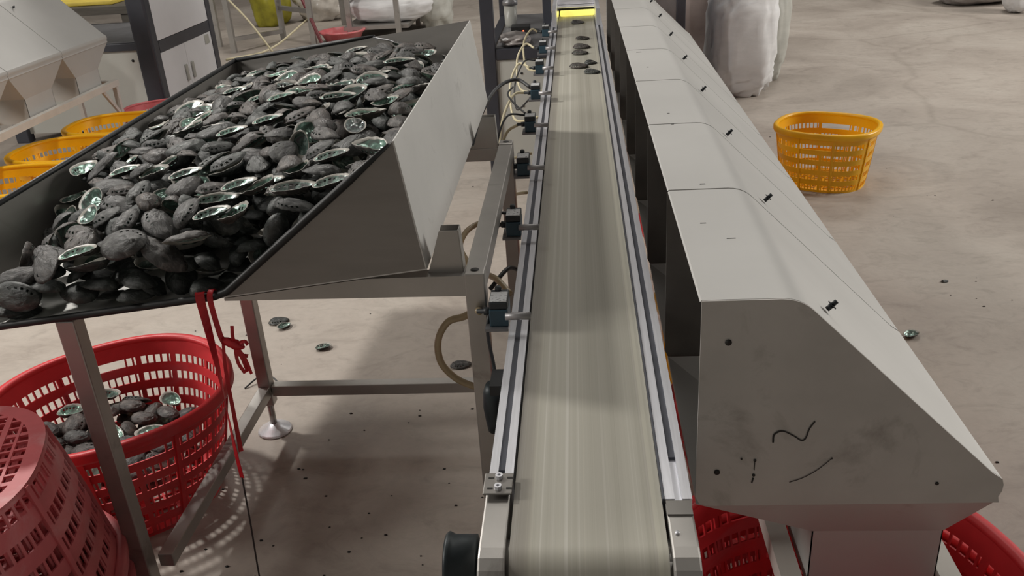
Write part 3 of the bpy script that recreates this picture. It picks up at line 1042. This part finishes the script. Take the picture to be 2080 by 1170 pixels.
def make_basket(name, label, cat, mat, Rt=0.318, Rb=0.235, h=0.36, k=1.06, ex=2.3, ncol=88, rows=6):
    root = thing(name, label, cat)
    th = 0.004
    # wall: bands between rows of upright slots
    zl = [0.0]
    band, slot = 0.0285, 0.0275
    z = 0.012
    zs = [(0.0, 0.012, False)]
    tot = h - 0.012 - 0.03
    un = tot / (rows * (slot + band))
    for r in range(rows):
        zs.append((z, z + slot * un, True)); z += slot * un
        zs.append((z, z + band * un, False)); z += band * un
    zs.append((z, h, False))
    na = ncol * 4
    mb = MB()
    def pt(t, zz, off):
        f = zz / h
        R = Rb + (Rt - Rb) * (f ** 0.85) - off
        x, y = basket_outline(t, R, k, ex)
        return (x, y, zz)
    levels = [zs[0][0]] + [q[1] for q in zs]
    vs = []
    for off in (0.0, th):
        for zz in levels:
            for j in range(na):
                vs.append(pt(2 * PI * j / na, zz, off))
    nl = len(levels) * na
    solid = {}
    for r, (a, b_, isslot) in enumerate(zs):
        for j in range(na):
            c_ = j // 4
            op = isslot and (j % 4 != 0) and (c_ % 11 != 0 or j % 4 == 3)
            # hand holes: two wide openings in the top row
            if isslot and r == len(zs) - 3 and (na * 0.205 < j < na * 0.295 or na * 0.705 < j < na * 0.795):
                op = True
            solid[(r, j)] = not op
    fs = []
    for r in range(len(zs)):
        for j in range(na):
            if not solid[(r, j)]:
                continue
            j1 = (j + 1) % na
            a, b_, c_, d_ = r * na + j, r * na + j1, (r + 1) * na + j1, (r + 1) * na + j
            fs.append((a, b_, c_, d_))
            fs.append((a + nl, d_ + nl, c_ + nl, b_ + nl))
            if not solid[(r, (j - 1) % na)]:
                fs.append((a, d_, d_ + nl, a + nl))
            if not solid[(r, j1)]:
                fs.append((b_, b_ + nl, c_ + nl, c_))
            if r > 0 and not solid[(r - 1, j)]:
                fs.append((a, a + nl, b_ + nl, b_))
            if r < len(zs) - 1 and not solid[(r + 1, j)]:
                fs.append((d_, c_, c_ + nl, d_ + nl))
    mb.add(vs, fs)
    mb.build('slotted_wall', mat, root)
    # rim: rolled lip
    mb = MB()
    prof = [(0.0, -0.030), (0.012, -0.030), (0.016, -0.022), (0.016, -0.004), (0.011, 0.002), (-0.003, 0.003), (-0.009, -0.002), (-0.009, -0.012), (-0.004, -0.018), (-0.004, -0.030)]
    n = 72
    vs, fs = [], []
    for j in range(n):
        t = 2 * PI * j / n
        for dr, dz in prof:
            x, y = basket_outline(t, Rt + dr, k, ex)
            vs.append((x, y, h + dz))
    m_ = len(prof)
    for j in range(n):
        for q in range(m_):
            fs.append((j * m_ + q, j * m_ + (q + 1) % m_, ((j + 1) % n) * m_ + (q + 1) % m_, ((j + 1) % n) * m_ + q))
    mb.add(vs, fs, True)
    mb.build('rim', mat, root)
    # uprights on the outside
    for q in range(8):
        t = 2 * PI * (q + 0.5) / 8
        up_ = MB()
        pp = [pt(t, zz, -0.002) for zz in (0.004, h * 0.25, h * 0.5, h * 0.75, h - 0.028)]
        up_.ribbon(pp, 0.011, (-math.sin(t), math.cos(t), 0), 0.006)
        up_.build('rib', mat, root)
    # slotted base
    mb = MB()
    s_ = 0.030
    R = Rb + 0.001
    m_ = int(R / s_) + 1
    for q in range(-m_, m_ + 1):
        for ax in (0, 1):
            c_ = q * s_
            if abs(c_) >= R - 0.008:
                continue
            l_ = math.sqrt(R * R - c_ * c_) * 0.985
            w = 0.006 if q % 3 else 0.012
            if ax == 0:
                mb.box(c_ - w / 2, c_ + w / 2, -l_ / k, l_ / k, 0.0, 0.005)
            else:
                if abs(c_) >= R / k - 0.008:
                    continue
                l2 = math.sqrt(max(0, R * R - (c_ * k) ** 2)) * 0.985
                mb.box(-l2, l2, c_ - w / 2, c_ + w / 2, 0.0005, 0.0055)
    mb.build('base_grid', mat, root)
    mb = MB()
    n = 72
    vs, fs = [], []
    for j in range(n):
        t = 2 * PI * j / n
        for r_, z_ in ((Rb + 0.002, 0.0), (Rb + 0.002, 0.010), (Rb - 0.030, 0.010), (Rb - 0.030, 0.0)):
            x, y = basket_outline(t, r_, k, ex)
            vs.append((x, y, z_))
    for j in range(n):
        for q in range(4):
            fs.append((j * 4 + q, j * 4 + (q + 1) % 4, ((j + 1) % n) * 4 + (q + 1) % 4, ((j + 1) % n) * 4 + q))
    mb.add(vs, fs)
    mb.build('base_ring', mat, root)
    return root


YG = 'yellow slotted plastic baskets'
RG = 'red slotted plastic baskets'
red = make_basket('plastic_basket', 'red slotted basket part filled with shells below the tray', 'basket', 'red_plastic')
red['group'] = RG
red.location = (-1.335, 2.04, 0)
red.rotation_euler = (0, 0, math.radians(35))
yel = make_basket('plastic_basket', 'empty yellow slotted basket standing alone on the floor right of the hood', 'basket', 'yellow_plastic', 0.250, 0.208, 0.315, 1.13, 2.5, 72, 5)
yel['group'] = YG
yel.location = (1.285, 4.63, 0)
yel.rotation_euler = (0, 0, math.radians(-28))
fad = make_basket('plastic_basket', 'faded red upturned basket, topmost of the stack at the lower left', 'basket', 'faded_red_plastic', 0.335, 0.268, 0.36, 1.06, 2.6, 80, 5)
SG = 'upturned faded red baskets in a stack'
fad['group'] = SG
sx, sy = -1.352, 1.315
fad.location = (sx, sy, 0.602)
fad.rotation_euler = (PI, 0, math.radians(20))
names = ['second', 'third', 'lowest']
for q in range(3):
    copy_tree(fad, (sx + 0.006 * (q % 2), sy - 0.005 * q, 0.602 - 0.075 * (q + 1)), 0, 'faded red upturned basket, %s from the top of the stack at lower left' % names[q] if q < 2 else 'faded red upturned basket at the very bottom of the stack, lower left', SG, None, (PI, 0, math.radians(20 + 3 * q)))
# below the right hood
copy_tree(red, (0.445, 1.235, 0), 0.3, 'lower of two nested red baskets under the nearest spout of the right hood', RG)
copy_tree(red, (0.445, 1.235, 0.078), 0.3, 'upper of two nested red baskets under the nearest spout of the right hood', RG)
copy_tree(red, (0.535, 1.935, 0), 0.9, 'red slotted basket behind the conveyor, second under the right hood', RG)
copy_tree(yel, (0.505, 2.57, 0), 0.2, 'yellow slotted basket seen through the gap between conveyor and right hood', YG, 1.05)
copy_tree(red, (0.53, 3.24, 0), 0.2, 'red slotted basket hidden deep under the middle of the right hood', RG, 0.95)
copy_tree(yel, (0.555, 4.28, 0), 0.2, 'yellow basket whose rim peeks out from under the right hood', YG, 1.0)
copy_tree(fad, (0.575, 5.30, 0), 0.2, 'faded red basket whose rim peeks out from under the far end of right hood', RG, 0.92, (0, 0, 0.2))
# below the left hood
copy_tree(yel, (-2.925, 4.17, 0), 0.05, 'yellow basket nearest to the tray under the neighbouring hood', YG, (1.25, 1.2, 1.05))
copy_tree(yel, (-2.905, 4.74, 0), -0.04, 'middle one of the yellow baskets in a row under the neighbouring hood', YG, (1.25, 1.2, 1.05))
copy_tree(yel, (-2.885, 5.30, 0), 0.03, 'farthest yellow basket in the row beside the faded red one', YG, (1.22, 1.18, 1.05))
copy_tree(fad, (-2.84, 5.87, 0), 0.4, 'faded red basket at the foot of the white cabinet on the left', RG, 0.8, (0, 0, 0.4))

# --- shells in the red basket
rng2 = np.random.default_rng(21)
cell = 0.005
R_ = 0.30
nb = int(2 * R_ / cell)
bx0, by0 = -1.335 - R_, 2.04 - R_
XX2, YY2 = np.meshgrid(bx0 + np.arange(nb) * cell, by0 + np.arange(nb) * cell, indexing='ij')
rr2 = np.sqrt((XX2 + 1.335) ** 2 + (YY2 - 2.04) ** 2)
mask2 = rr2 < 0.228
base2 = np.full((nb, nb), 0.012)
tgt2 = np.where(mask2, 0.190 + 0.035 * (XX2 + 1.335) / 0.24 * -1, 0)
lib2 = make_lib(120, 0.35, cell, rng2)
it2, _, own2 = pile(bx0, by0, nb, nb, cell, base2, tgt2, mask2, lib2, rng2, 300)
vis2 = np.bincount(own2[own2 >= 0].ravel(), minlength=len(it2))
top2 = set(int(q) for q in np.argsort(-vis2)[:26] if vis2[q] > 0)
for q in sorted(top2):
    L, x, y, z = it2[q]
    sz = 'small' if L[2][0] < 1.11 else ('large' if L[2][0] > 1.24 else 'medium')
    nz_ = L[3] @ Vector((0, 0, 1))
    lie = 'flat' if abs(nz_.z) > 0.93 else ('tipped' if abs(nz_.z) > 0.66 else 'on edge')
    zone = ('near' if y < 2.04 else 'far') + (' left' if x < -1.335 else ' right')
    put_shell(L, x, y, z, '%s abalone shell, %s, %s, %s part inside the red basket' % (sz, 'pearly hollow up' if L[1] else 'dark back up', lie, zone), 'abalone shells in the red basket')
tag(join_low([it for q, it in enumerate(it2) if q not in top2], 'basket_shells'), 'abalone shells filling the bottom of the red basket', 'shells', kind='stuff')

# --- loose shells
def lone(x, y, z0, kind, yaw, s, v, label, tilt=0.0):
    Rm = Matrix.Rotation(tilt, 3, 'Y') @ (Matrix.Rotation(PI, 3, 'X') if kind else Matrix.Identity(3)) @ Matrix.Rotation(yaw, 3, 'Z')
    zmin = float((PTS[v] @ np.array(Rm).T)[:, 2].min()) * s
    put_shell((v, kind, (s, s, s), Rm), x, y, z0 - zmin + 0.0003, label, None)


lone(-1.245, 3.13, 0, 0, 0.4, 0.98, 0, 'dark abalone shell lying back up on the floor left of a smaller pearly one')
lone(-1.205, 3.085, 0, 1, 2.2, 0.85, 3, 'abalone shell touching the dark-backed one on the floor behind the red ribbon')
lone(-1.00, 2.90, 0, 1, -0.5, 0.80, 1, 'pearly abalone shell lying open on the floor seen through the table frame')
lone(-0.455, 2.75, 0, 0, 0.3, 0.95, 4, 'rounded grey abalone shell on the floor beside the beige hose loop')
lone(1.165, 2.89, 0, 1, -0.6, 0.85, 1, 'small pearly abalone shell lying open on the bare floor right of the hood')
lone(1.445, 3.34, 0, 0, 0.5, 0.45, 3, 'tiny dark shell chip on the bare floor beyond the small pearly shell')
for q, (x, y, yaw, kd, s) in enumerate(((0.0, 5.18, 0.1, 0, 0.95), (0.022, 4.66, 0.3, 0, 0.95), (0.017, 4.42, 0.1, 0, 1.0), (0.008, 4.27, 0.1, 0, 1.1), (0.0, 3.96, 0.0, 0, 1.05), (0.052, 4.03, 0.9, 0, 0.9), (0.055, 3.83, 0.0, 0, 0.85))):
    lone(x, y, BZ, kd, yaw, s, q % 6, ['dark shell on the belt just before the yellow glow bar', 'dark shell on the belt, second from the yellow glow bar', 'dark shell on the belt, third from the yellow glow bar',
         'dark shell on the belt, widest of the row', 'dark rounded shell on the belt beside a slanting one', 'dark shell lying aslant near the right edge of the belt', 'dark shell on the belt nearest to the camera'][q])

# ------------------------------------------------------------------ ribbons on the tray lip
rb = thing('red_ribbon', 'long red ribbon hung over the tray lip, ending in dark string', 'ribbon')
y_ = 1.529
pp = smooth_path([(-0.757, 1.551, 0.878), (-0.757, 1.541, 0.8868), (-0.756, y_ - 0.001, 0.878), (-0.755, y_, 0.817), (-0.753, y_, 0.714), (-0.755, y_, 0.607), (-0.757, y_, 0.506), (-0.756, y_, 0.441)], 5)
n = len(pp)
MB().ribbon(pp, [0.018 - 0.011 * max(0, (k / n - 0.25)) for k in range(n)], [(math.cos(0.9 * k / n * 3), math.sin(0.9 * k / n * 3) * 0.5, 0) for k in range(n)], 0.0012).build('strip', 'ribbon_red', rb)
MB().tube(smooth_path([(-0.756, y_, 0.443), (-0.759, y_, 0.37), (-0.762, y_, 0.305), (-0.770, y_, 0.16), (-0.775, y_, 0.0025)], 4), 0.0021, 6).build('string', 'string_dark', rb)
rb = thing('red_ribbon', 'shorter red ribbon with frayed knot beside the long one on the tray lip', 'ribbon')
y2 = 1.536
pp = smooth_path([(-0.735, 1.551, 0.882), (-0.735, 1.5415, 0.8892), (-0.736, y2 - 0.008, 0.876), (-0.738, y2, 0.817), (-0.733, y2, 0.777), (-0.718, y2 - 0.004, 0.770)], 5)
MB().ribbon(pp, 0.011, (1, 0.2, 0), 0.0012).build('strip', 'ribbon_red', rb)
pp = smooth_path([(-0.733, y2, 0.775), (-0.741, y2, 0.708), (-0.748, y2 + 0.006, 0.60), (-0.752, y2 + 0.008, 0.50)], 5)
MB().ribbon(pp, [0.006 + 0.004 * k / len(pp) for k in range(len(pp))], (1, 0.5, 0), 0.0012).build('tail', 'ribbon_red', rb)
kn = MB()
vs, fs = [], []
nu, nv = 14, 9
for a in range(nv + 1):
    for b_ in range(nu):
        ph_, th_ = PI * a / nv, 2 * PI * b_ / nu
        q = Vector((math.sin(ph_) * math.cos(th_), math.sin(ph_) * math.sin(th_), math.cos(ph_)))
        r = 1 + 0.35 * noise.noise(q * 2.3)
        vs.append((-0.712 + q.x * 0.022 * r + q.z * -0.006, y2 - 0.004 + q.y * 0.008 * r, 0.772 + q.z * 0.013 * r - q.x * 0.006))
for a in range(nv):
    for b_ in range(nu):
        fs.append((a * nu + b_, a * nu + (b_ + 1) % nu, (a + 1) * nu + (b_ + 1) % nu, (a + 1) * nu + b_))
kn.add(vs, fs, True)
kn.build('knot', 'ribbon_red', rb)
for (tx, tz, bend, w) in ((-0.682, 0.768, 0.010, 0.007), (-0.686, 0.742, -0.006, 0.008), (-0.693, 0.706, 0.004, 0.009), (-0.700, 0.702, -0.004, 0.007), (-0.687, 0.700, 0.006, 0.006), (-0.706, 0.812, 0.0, 0.007)):
    pp = smooth_path([(-0.708, y2 - 0.004, 0.770), ((-0.708 + tx) / 2 + bend, y2 - 0.008, (0.770 + tz) / 2 + bend), (tx, y2 - 0.003, tz)], 4)
    MB().ribbon(pp, w, (0.5, 0.3, 1), 0.001).build('frayed_end', 'ribbon_red', rb)

# ------------------------------------------------------------------ vision cabinet of this line (belt runs through it)
def bar(mb, x0, x1, y0, y1, z0, z1):
    mb.box(x0, x1, y0, y1, z0, z1)


cab = thing('inspection_cabinet', 'dark-framed inspection cabinet straddling the far end of the conveyor', 'cabinet')
CY, CD = 4.86, 1.25
for (x0, x1, y0, y1) in ((-0.515, -0.445, CY, CY + 0.06), (-0.515, -0.445, CY + CD, CY + CD + 0.06), (-0.205, -0.155, 5.55, 5.60), (0.665, 0.725, 6.20, 6.26), (0.665, 0.725, 6.9, 6.96)):
    MB().box(x0, x1, y0, y1, 0.0 if x0 < -0.3 or x0 > 0.5 else 0.735, 1.9).build('post', 'dark_paint', cab, 0.004)
MB().box(-0.445, -0.16, CY + 0.005, CY + 0.055, 0.678, 0.735).build('cross_beam', 'dark_paint', cab, 0.003)
MB().box(-0.445, -0.16, CY + 0.055, CY + CD, 0.715, 0.735).build('shelf', 'bracket_grey', cab)
MB().box(-0.505, -0.455, CY + 0.06, CY + CD, 0.68, 0.735).build('side_beam', 'dark_paint', cab)
pn = MB().box(-0.443, -0.165, CY + 0.015, CY + 0.030, 0.05, 0.676).build('front_panel', 'grey_panel', cab, 0.004)
for z in (0.60, 0.42):
    MB().lathe([(0, 0), (0.007, 0), (0.007, 0.002), (0, 0.002)], 10, (-0.40 + 0.09, CY + 0.0125, z), 'y').build('panel_screw', 'ink', pn)
MB().box(-0.515, 0.73, CY, 6.96, 1.9, 1.95).build('cabinet_roof', 'white_panel', cab)
# right-hand side: dark panel, grey door sheet
MB().box(0.70, 0.708, 6.26, 6.9, 0.05, 1.9).build('side_panel', 'dark_paint', cab)
MB().box(0.53, 0.664, 6.22, 6.232, 0.40, 1.9).build('grey_door', 'bracket_grey', cab)
MB().box(0.34, 0.525, 6.22, 6.232, 0.60, 1.9).build('dark_screen_panel', 'dark_paint', cab)
# light tunnel above the belt
tn = MB()
tn.box(-0.135, -0.115, 5.02, 6.2, 0.812, 0.90)
tn.box(0.105, 0.125, 5.02, 6.2, 0.812, 0.90)
tn.build('tunnel_side', 'aluminium', cab)
o = MB().box(-0.098, 0.104, 5.445, 5.475, 0.803, 0.835).build('belt_glow', 'glow_yellow', cab, 0.004)  # lamp glow on the belt, put in as an emissive bar
o['label'] = 'yellow lamp glow on the belt, shaped as a bar'
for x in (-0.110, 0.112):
    MB().box(x - 0.004, x + 0.004, 5.32, 5.46, 0.82, 0.835).build('glow_edge', 'glow_yellow', cab)
vs = []
tc = MB()
for k in range(9):
    y0 = 5.48 + k * 0.09
    tc.box(-0.114, 0.104, y0, y0 + 0.09, 0.846 + 0.01 * math.sin(k), 0.852 + 0.01 * math.sin(k))
tc.build('tunnel_cover', 'white_panel', cab)
# things on the cabinet shelf
o = thing('counter_box', 'small black counter box with red digit on cabinet shelf', 'display', (-0.33, 5.34, 0.735))
MB().box(-0.055, 0.055, -0.05, 0.05, 0.0, 0.048).build('case', 'black_rubber', o, 0.003)
MB().box(-0.050, 0.050, -0.0515, -0.050, 0.004, 0.044).build('face', 'ink', o)
MB().box(0.014, 0.022, -0.0525, -0.0515, 0.015, 0.027).build('lit_digit', 'led_red', o)
MB().tube(smooth_path([(0.055, 0, 0.02), (0.09, -0.02, 0.025), (0.15, -0.06, 0.02)], 5), 0.006, 8).build('lead', 'cable_black', o)
o = thing('canister', 'pale grey filter canister with dark lid on cabinet shelf', 'canister', (-0.435 + 0.03, 5.62, 0.735))
MB().lathe([(0, 0), (0.036, 0), (0.037, 0.02), (0.040, 0.13), (0, 0.13)], 20).build('cup', 'canister', o)
MB().lathe([(0, 0.13), (0.046, 0.13), (0.046, 0.155), (0.028, 0.165), (0.026, 0.30), (0, 0.30)], 20).build('lid', 'bracket_grey', o)


def blob(name, mat, c, rx, ry, rz, label=None, cat=None, seed=1, amp=0.16, freq=2.0, parent=None, ex=2.6, wr=0.03, group=None, nu=56, nv=34, flat=True):
    """a stuffed, creased bag: superellipsoid with folds; flat underside"""
    mb = MB()
    vs, fs = [], []
    sg = lambda v, p: math.copysign(abs(v) ** p, v)
    e = 2 / ex
    for a in range(nv + 1):
        ph_ = -PI / 2 + PI * a / nv
        for b_ in range(nu):
            th_ = 2 * PI * b_ / nu
            q = Vector((sg(math.cos(ph_), e) * sg(math.cos(th_), e), sg(math.cos(ph_), e) * sg(math.sin(th_), e), sg(math.sin(ph_), e)))
            r = 1 + amp * noise.noise(q * freq + Vector((seed * 3.1, seed, 0)))
            w_ = wr * noise.noise(Vector((q.x * 4 + seed, q.y * 4, q.z * 14))) + wr * 0.6 * noise.noise(Vector((q.x * 11, q.y * 11 + seed, q.z * 25)))
            r += w_
            z = q.z * rz * r
            vs.append((q.x * rx * r, q.y * ry * r, max(z, -rz * 0.93) + rz * 0.93 if flat else z + rz))
    for a in range(nv):
        for b_ in range(nu):
            fs.append((a * nu + b_, a * nu + (b_ + 1) % nu, (a + 1) * nu + (b_ + 1) % nu, (a + 1) * nu + b_))
    mb.add(vs, fs, True)
    o = mb.build(name, mat, parent)
    o.location = c
    if label:
        tag(o, label, cat, group)
    return o


blob('plastic_bag', 'bag_grey', (-0.345, 5.02, 0.735), 0.082, 0.13, 0.030, 'crumpled grey plastic bag on the cabinet shelf behind the air valves', 'bag', 4, 0.2, 2.4)

# ------------------------------------------------------------------ cabinet of the neighbouring line
c2 = thing('inspection_cabinet', 'white-panelled cabinet with dark frame behind the neighbouring hood', 'cabinet')
X2, Y2, Y3 = -2.955, 6.15, 7.29
MB().box(X2 - 0.135, X2, Y2, Y2 + 0.10, 0, 1.9).build('post', 'dark_paint', c2, 0.015)
MB().box(X2 - 0.09, X2, Y3 - 0.09, Y3, 0, 1.9).build('post', 'dark_paint', c2, 0.006)
MB().box(X2 - 1.2, X2 - 1.1, Y2, Y2 + 0.08, 0, 1.9).build('post', 'dark_paint', c2, 0.006)
MB().box(X2 - 1.1, X2 - 0.135, Y2 + 0.02, Y2 + 0.075, 0.622, 0.672).build('cross_beam', 'dark_paint', c2, 0.003)
MB().box(X2 - 1.1, X2 - 0.135, Y2 + 0.04, Y2 + 0.055, 0.06, 0.62).build('front_panel', 'grey_panel', c2)
MB().lathe([(0, 0), (0.010, 0), (0.010, 0.003), (0, 0.003)], 12, (X2 - 0.19, Y2 + 0.0365, 0.55), 'y').build('lock_hole', 'ink', c2)
MB().box(X2 - 0.035, X2 - 0.004, Y2 + 0.10, Y3 - 0.09, 0.585, 0.665).build('side_beam', 'dark_paint', c2)
MB().box(X2 - 0.022, X2 - 0.006, Y2 + 0.10, Y3 - 0.09, 0.668, 1.9).build('upper_panel', 'white_panel', c2, 0.002)
dl = MB().box(X2 - 0.022, X2 - 0.006, Y2 + 0.10, 6.670, 0.06, 0.583).build('door', 'white_panel', c2, 0.002)
dr = MB().box(X2 - 0.022, X2 - 0.006, 6.674, Y3 - 0.09, 0.06, 0.583).build('door', 'white_panel', c2, 0.002)
for d_, yy in ((dl, 6.61), (dr, 6.73)):
    MB().box(X2 - 0.006, X2 + 0.010, yy - 0.018, yy + 0.018, 0.31, 0.435).build('handle', 'canister', d_, 0.010)
MB().box(X2 - 0.006, X2 - 0.003, 7.06, 7.15, 0.50, 0.57).build('badge', 'canister', c2)
MB().box(X2 - 1.1, X2 - 0.14, Y2 + 0.08, Y3, 0.655, 0.675).build('shelf', 'bracket_grey', c2)
MB().box(X2 - 1.2, X2, Y2, Y3, 1.9, 1.94).build('cabinet_roof', 'white_panel', c2)
# a plank bench with a yellow tray inside / behind that cabinet
bn = thing('plank_bench', 'dark low bench with lit yellow tray seen through the left cabinet', 'bench', (-4.15, 7.6, 0))
MB().box(-0.5, 0.5, -0.3, 0.3, 0.74, 0.80).build('top', 'wood_dark', bn)
for x in (-0.45, 0.45):
    for yy in (-0.25, 0.25):
        MB().box(x - 0.03, x + 0.03, yy - 0.03, yy + 0.03, 0, 0.74).build('leg', 'wood_dark', bn)
tag(MB().box(-4.45, -3.85, 7.45, 7.75, 0.801, 0.835).build('yellow_tray', 'yellow_cloth', None, 0.01), 'bright yellow flat tray on the dark bench at upper left', 'tray')

# ------------------------------------------------------------------ background work table, bags, sacks
wt = thing('work_table', 'bare steel work table frame far behind the tray', 'table', (0, 0, 0))
def pole(nm, a, b_, w=0.05, mat='steel_tube', parent=None):
    return MB().beam(a, b_, w, w).build(nm, mat, parent if parent else wt)


for (x, y) in ((-3.72, 9.60), (-3.38, 10.30), (-4.05, 10.05), (-2.90, 9.85), (-4.55, 11.2), (-2.88, 11.2)):
    pole('leg', (x, y, 0), (x, y, 0.82), 0.055)
pole('rail', (-3.72, 9.60, 0.55), (-3.38, 10.30, 0.62), 0.05)
pole('rail', (-3.72, 9.60, 0.14), (-3.38, 10.30, 0.10), 0.045)
pole('rail', (-3.38, 10.30, 0.36), (-2.90, 9.85, 0.36), 0.045)
pole('rail', (-3.72, 9.60, 0.60), (-4.05, 10.05, 0.60), 0.06)
pole('rail', (-4.05, 10.05, 0.20), (-4.55, 11.2, 0.20), 0.045)
pole('top_rail', (-4.05, 10.05, 0.84), (-2.90, 9.85, 0.84), 0.05)
cl = MB().tube(smooth_path([(-3.70, 9.56, 0.60), (-3.45, 9.45, 0.35), (-3.20, 9.35, 0.012)], 5), 0.011, 8)
tag(cl.build('pale_cord', 'hose_pale'), 'pale cord hanging from the steel work table to the floor', 'cord')
cl = MB().tube(smooth_path([(-3.65, 9.15, 0.011), (-3.3, 9.55, 0.03), (-2.93, 9.88, 0.28)], 5), 0.011, 8)
tag(cl.build('pale_cord', 'hose_pale'), 'pale cord trailing along the floor up to the table leg', 'cord')
blob('rubbish_bag', 'bag_olive', (-3.90, 11.55, 0), 0.24, 0.24, 0.34, 'olive yellow plastic bag on the floor behind the work table', 'bag', 9, 0.2, 1.6)
blob('plastic_bag', 'bag_film', (-3.28, 11.8, 0), 0.34, 0.25, 0.24, 'clear rubbish bag lying behind the work table legs', 'bag', 12, 0.3, 2.2)
sk = MB().tube([(-3.35, 10.6, 0.95), (-2.72, 9.55, 0.03)], 0.020, 10)
tag(sk.build('maroon_pole', 'stick_maroon'), 'maroon pole leaning across the far work table', 'pole')
bk = thing('red_basin', 'shallow red basin on the floor left of the sack rack', 'basin', (-2.62, 10.05, 0))
MB().lathe([(0, 0), (0.16, 0), (0.21, 0.10), (0.225, 0.10), (0.225, 0.115), (0.20, 0.115), (0.15, 0.012), (0, 0.012)], 32).build('bowl', 'faded_red_plastic', bk)
bk.scale = (1.15, 1.15, 1.0)
rk = thing('sack_rack', 'grey steel rack holding white sacks beyond the tray', 'rack')
for (x, y) in ((-2.55, 10.15), (-1.98, 10.05), (-2.6, 10.9), (-1.9, 10.9)):
    MB().beam((x, y, 0), (x + 0.0, y, 0.9), 0.055, 0.055).build('post', 'steel_tube', rk)
MB().box(-2.62, -1.88, 10.12, 10.95, 0.09, 0.13).build('deck', 'steel_tube', rk)
blob('white_sack', 'sack_white', (-2.13, 10.52, 0.13), 0.50, 0.33, 0.165, 'lower white woven sack lying on the steel rack', 'sack', 3, 0.10, 1.5, group='white sacks on the rack', wr=0.05)
blob('white_sack', 'sack_white', (-2.20, 10.56, 0.44), 0.52, 0.33, 0.15, 'upper grey-white sack lying on the other sack on the rack', 'sack', 5, 0.10, 1.5, group='white sacks on the rack', wr=0.05)
blob('white_sack', 'sack_grey', (-1.62, 10.62, 0.0), 0.19, 0.24, 0.26, 'knotted white sack end with teal print beside the rack', 'sack', 8, 0.2, 2.0, group='white sacks on the rack', wr=0.07)
# sacks standing right of the hood
SKG = 'sacks standing beyond the right hood'
blob('white_sack', 'sack_white', (1.195, 6.74, 0), 0.240, 0.25, 0.44, 'full white woven sack standing beyond the right hood', 'sack', 2, 0.10, 1.3, group=SKG, wr=0.09, ex=3.2)
blob('white_sack', 'sack_grey', (1.455, 7.17, 0), 0.165, 0.18, 0.48, 'grey-white creased sack behind the full white one', 'sack', 6, 0.10, 1.5, group=SKG, wr=0.07, ex=2.8)
blob('pink_sack', 'sack_pink', (0.90, 7.40, 0), 0.20, 0.22, 0.42, 'dull pinkish sack between cabinet and full white sack', 'sack', 7, 0.12, 1.5, group=SKG, wr=0.05, ex=2.8)
blob('plastic_bag', 'bag_film', (0.955, 7.22, 0.775), 0.20, 0.16, 0.14, 'crumpled translucent bag lying on the pinkish sack', 'bag', 14, 0.3, 2.4, wr=0.09)
blob('dark_bundle', 'bag_grey', (4.32, 10.35, 0), 0.40, 0.3, 0.16, 'dark flat bundle at the upper right corner', 'bundle', 16, 0.15, 1.6)
blob('white_sack', 'sack_white', (4.43, 9.62, 0), 0.13, 0.18, 0.26, 'white sack beside the dark bundle at upper right', 'sack', 17, 0.15, 1.6, wr=0.05)

# ------------------------------------------------------------------ crumbs on the floor and one bent wire
rg = random.Random(3)
db = MB()
for k in range(130):
    x, y = rg.uniform(-1.6, 2.6), rg.uniform(1.6, 6.0)
    if k < 45:
        x, y = rg.uniform(-1.2, -0.25), rg.uniform(1.5, 2.5)
    s = rg.uniform(0.0015, 0.0045)
    a = rg.uniform(0, 6.3)
    vs = [(x + s * 1.6 * math.cos(a + t) * u_, y + s * math.sin(a + t) * u_, z_) for z_, u_ in ((0.0, 1), (s * 0.8, 0.6)) for t in (0, 1.6, 3.1, 4.6)]
    db.add(vs, [(0, 1, 5, 4), (1, 2, 6, 5), (2, 3, 7, 6), (3, 0, 4, 7), (4, 5, 6, 7), (3, 2, 1, 0)])
tag(db.build('floor_crumbs', 'ink'), 'tiny dark shell crumbs scattered over the concrete floor', 'debris', kind='stuff')
w = MB().tube(smooth_path([(-1.21, 2.62, 0.003), (-1.17, 2.67, 0.02), (-1.12, 2.66, 0.025), (-1.06, 2.60, 0.003)], 5), 0.003, 6)
tag(w.build('bent_wire', 'cable_black'), 'short bent dark wire on the floor behind the red basket', 'wire')
print('objects', len(bpy.data.objects))
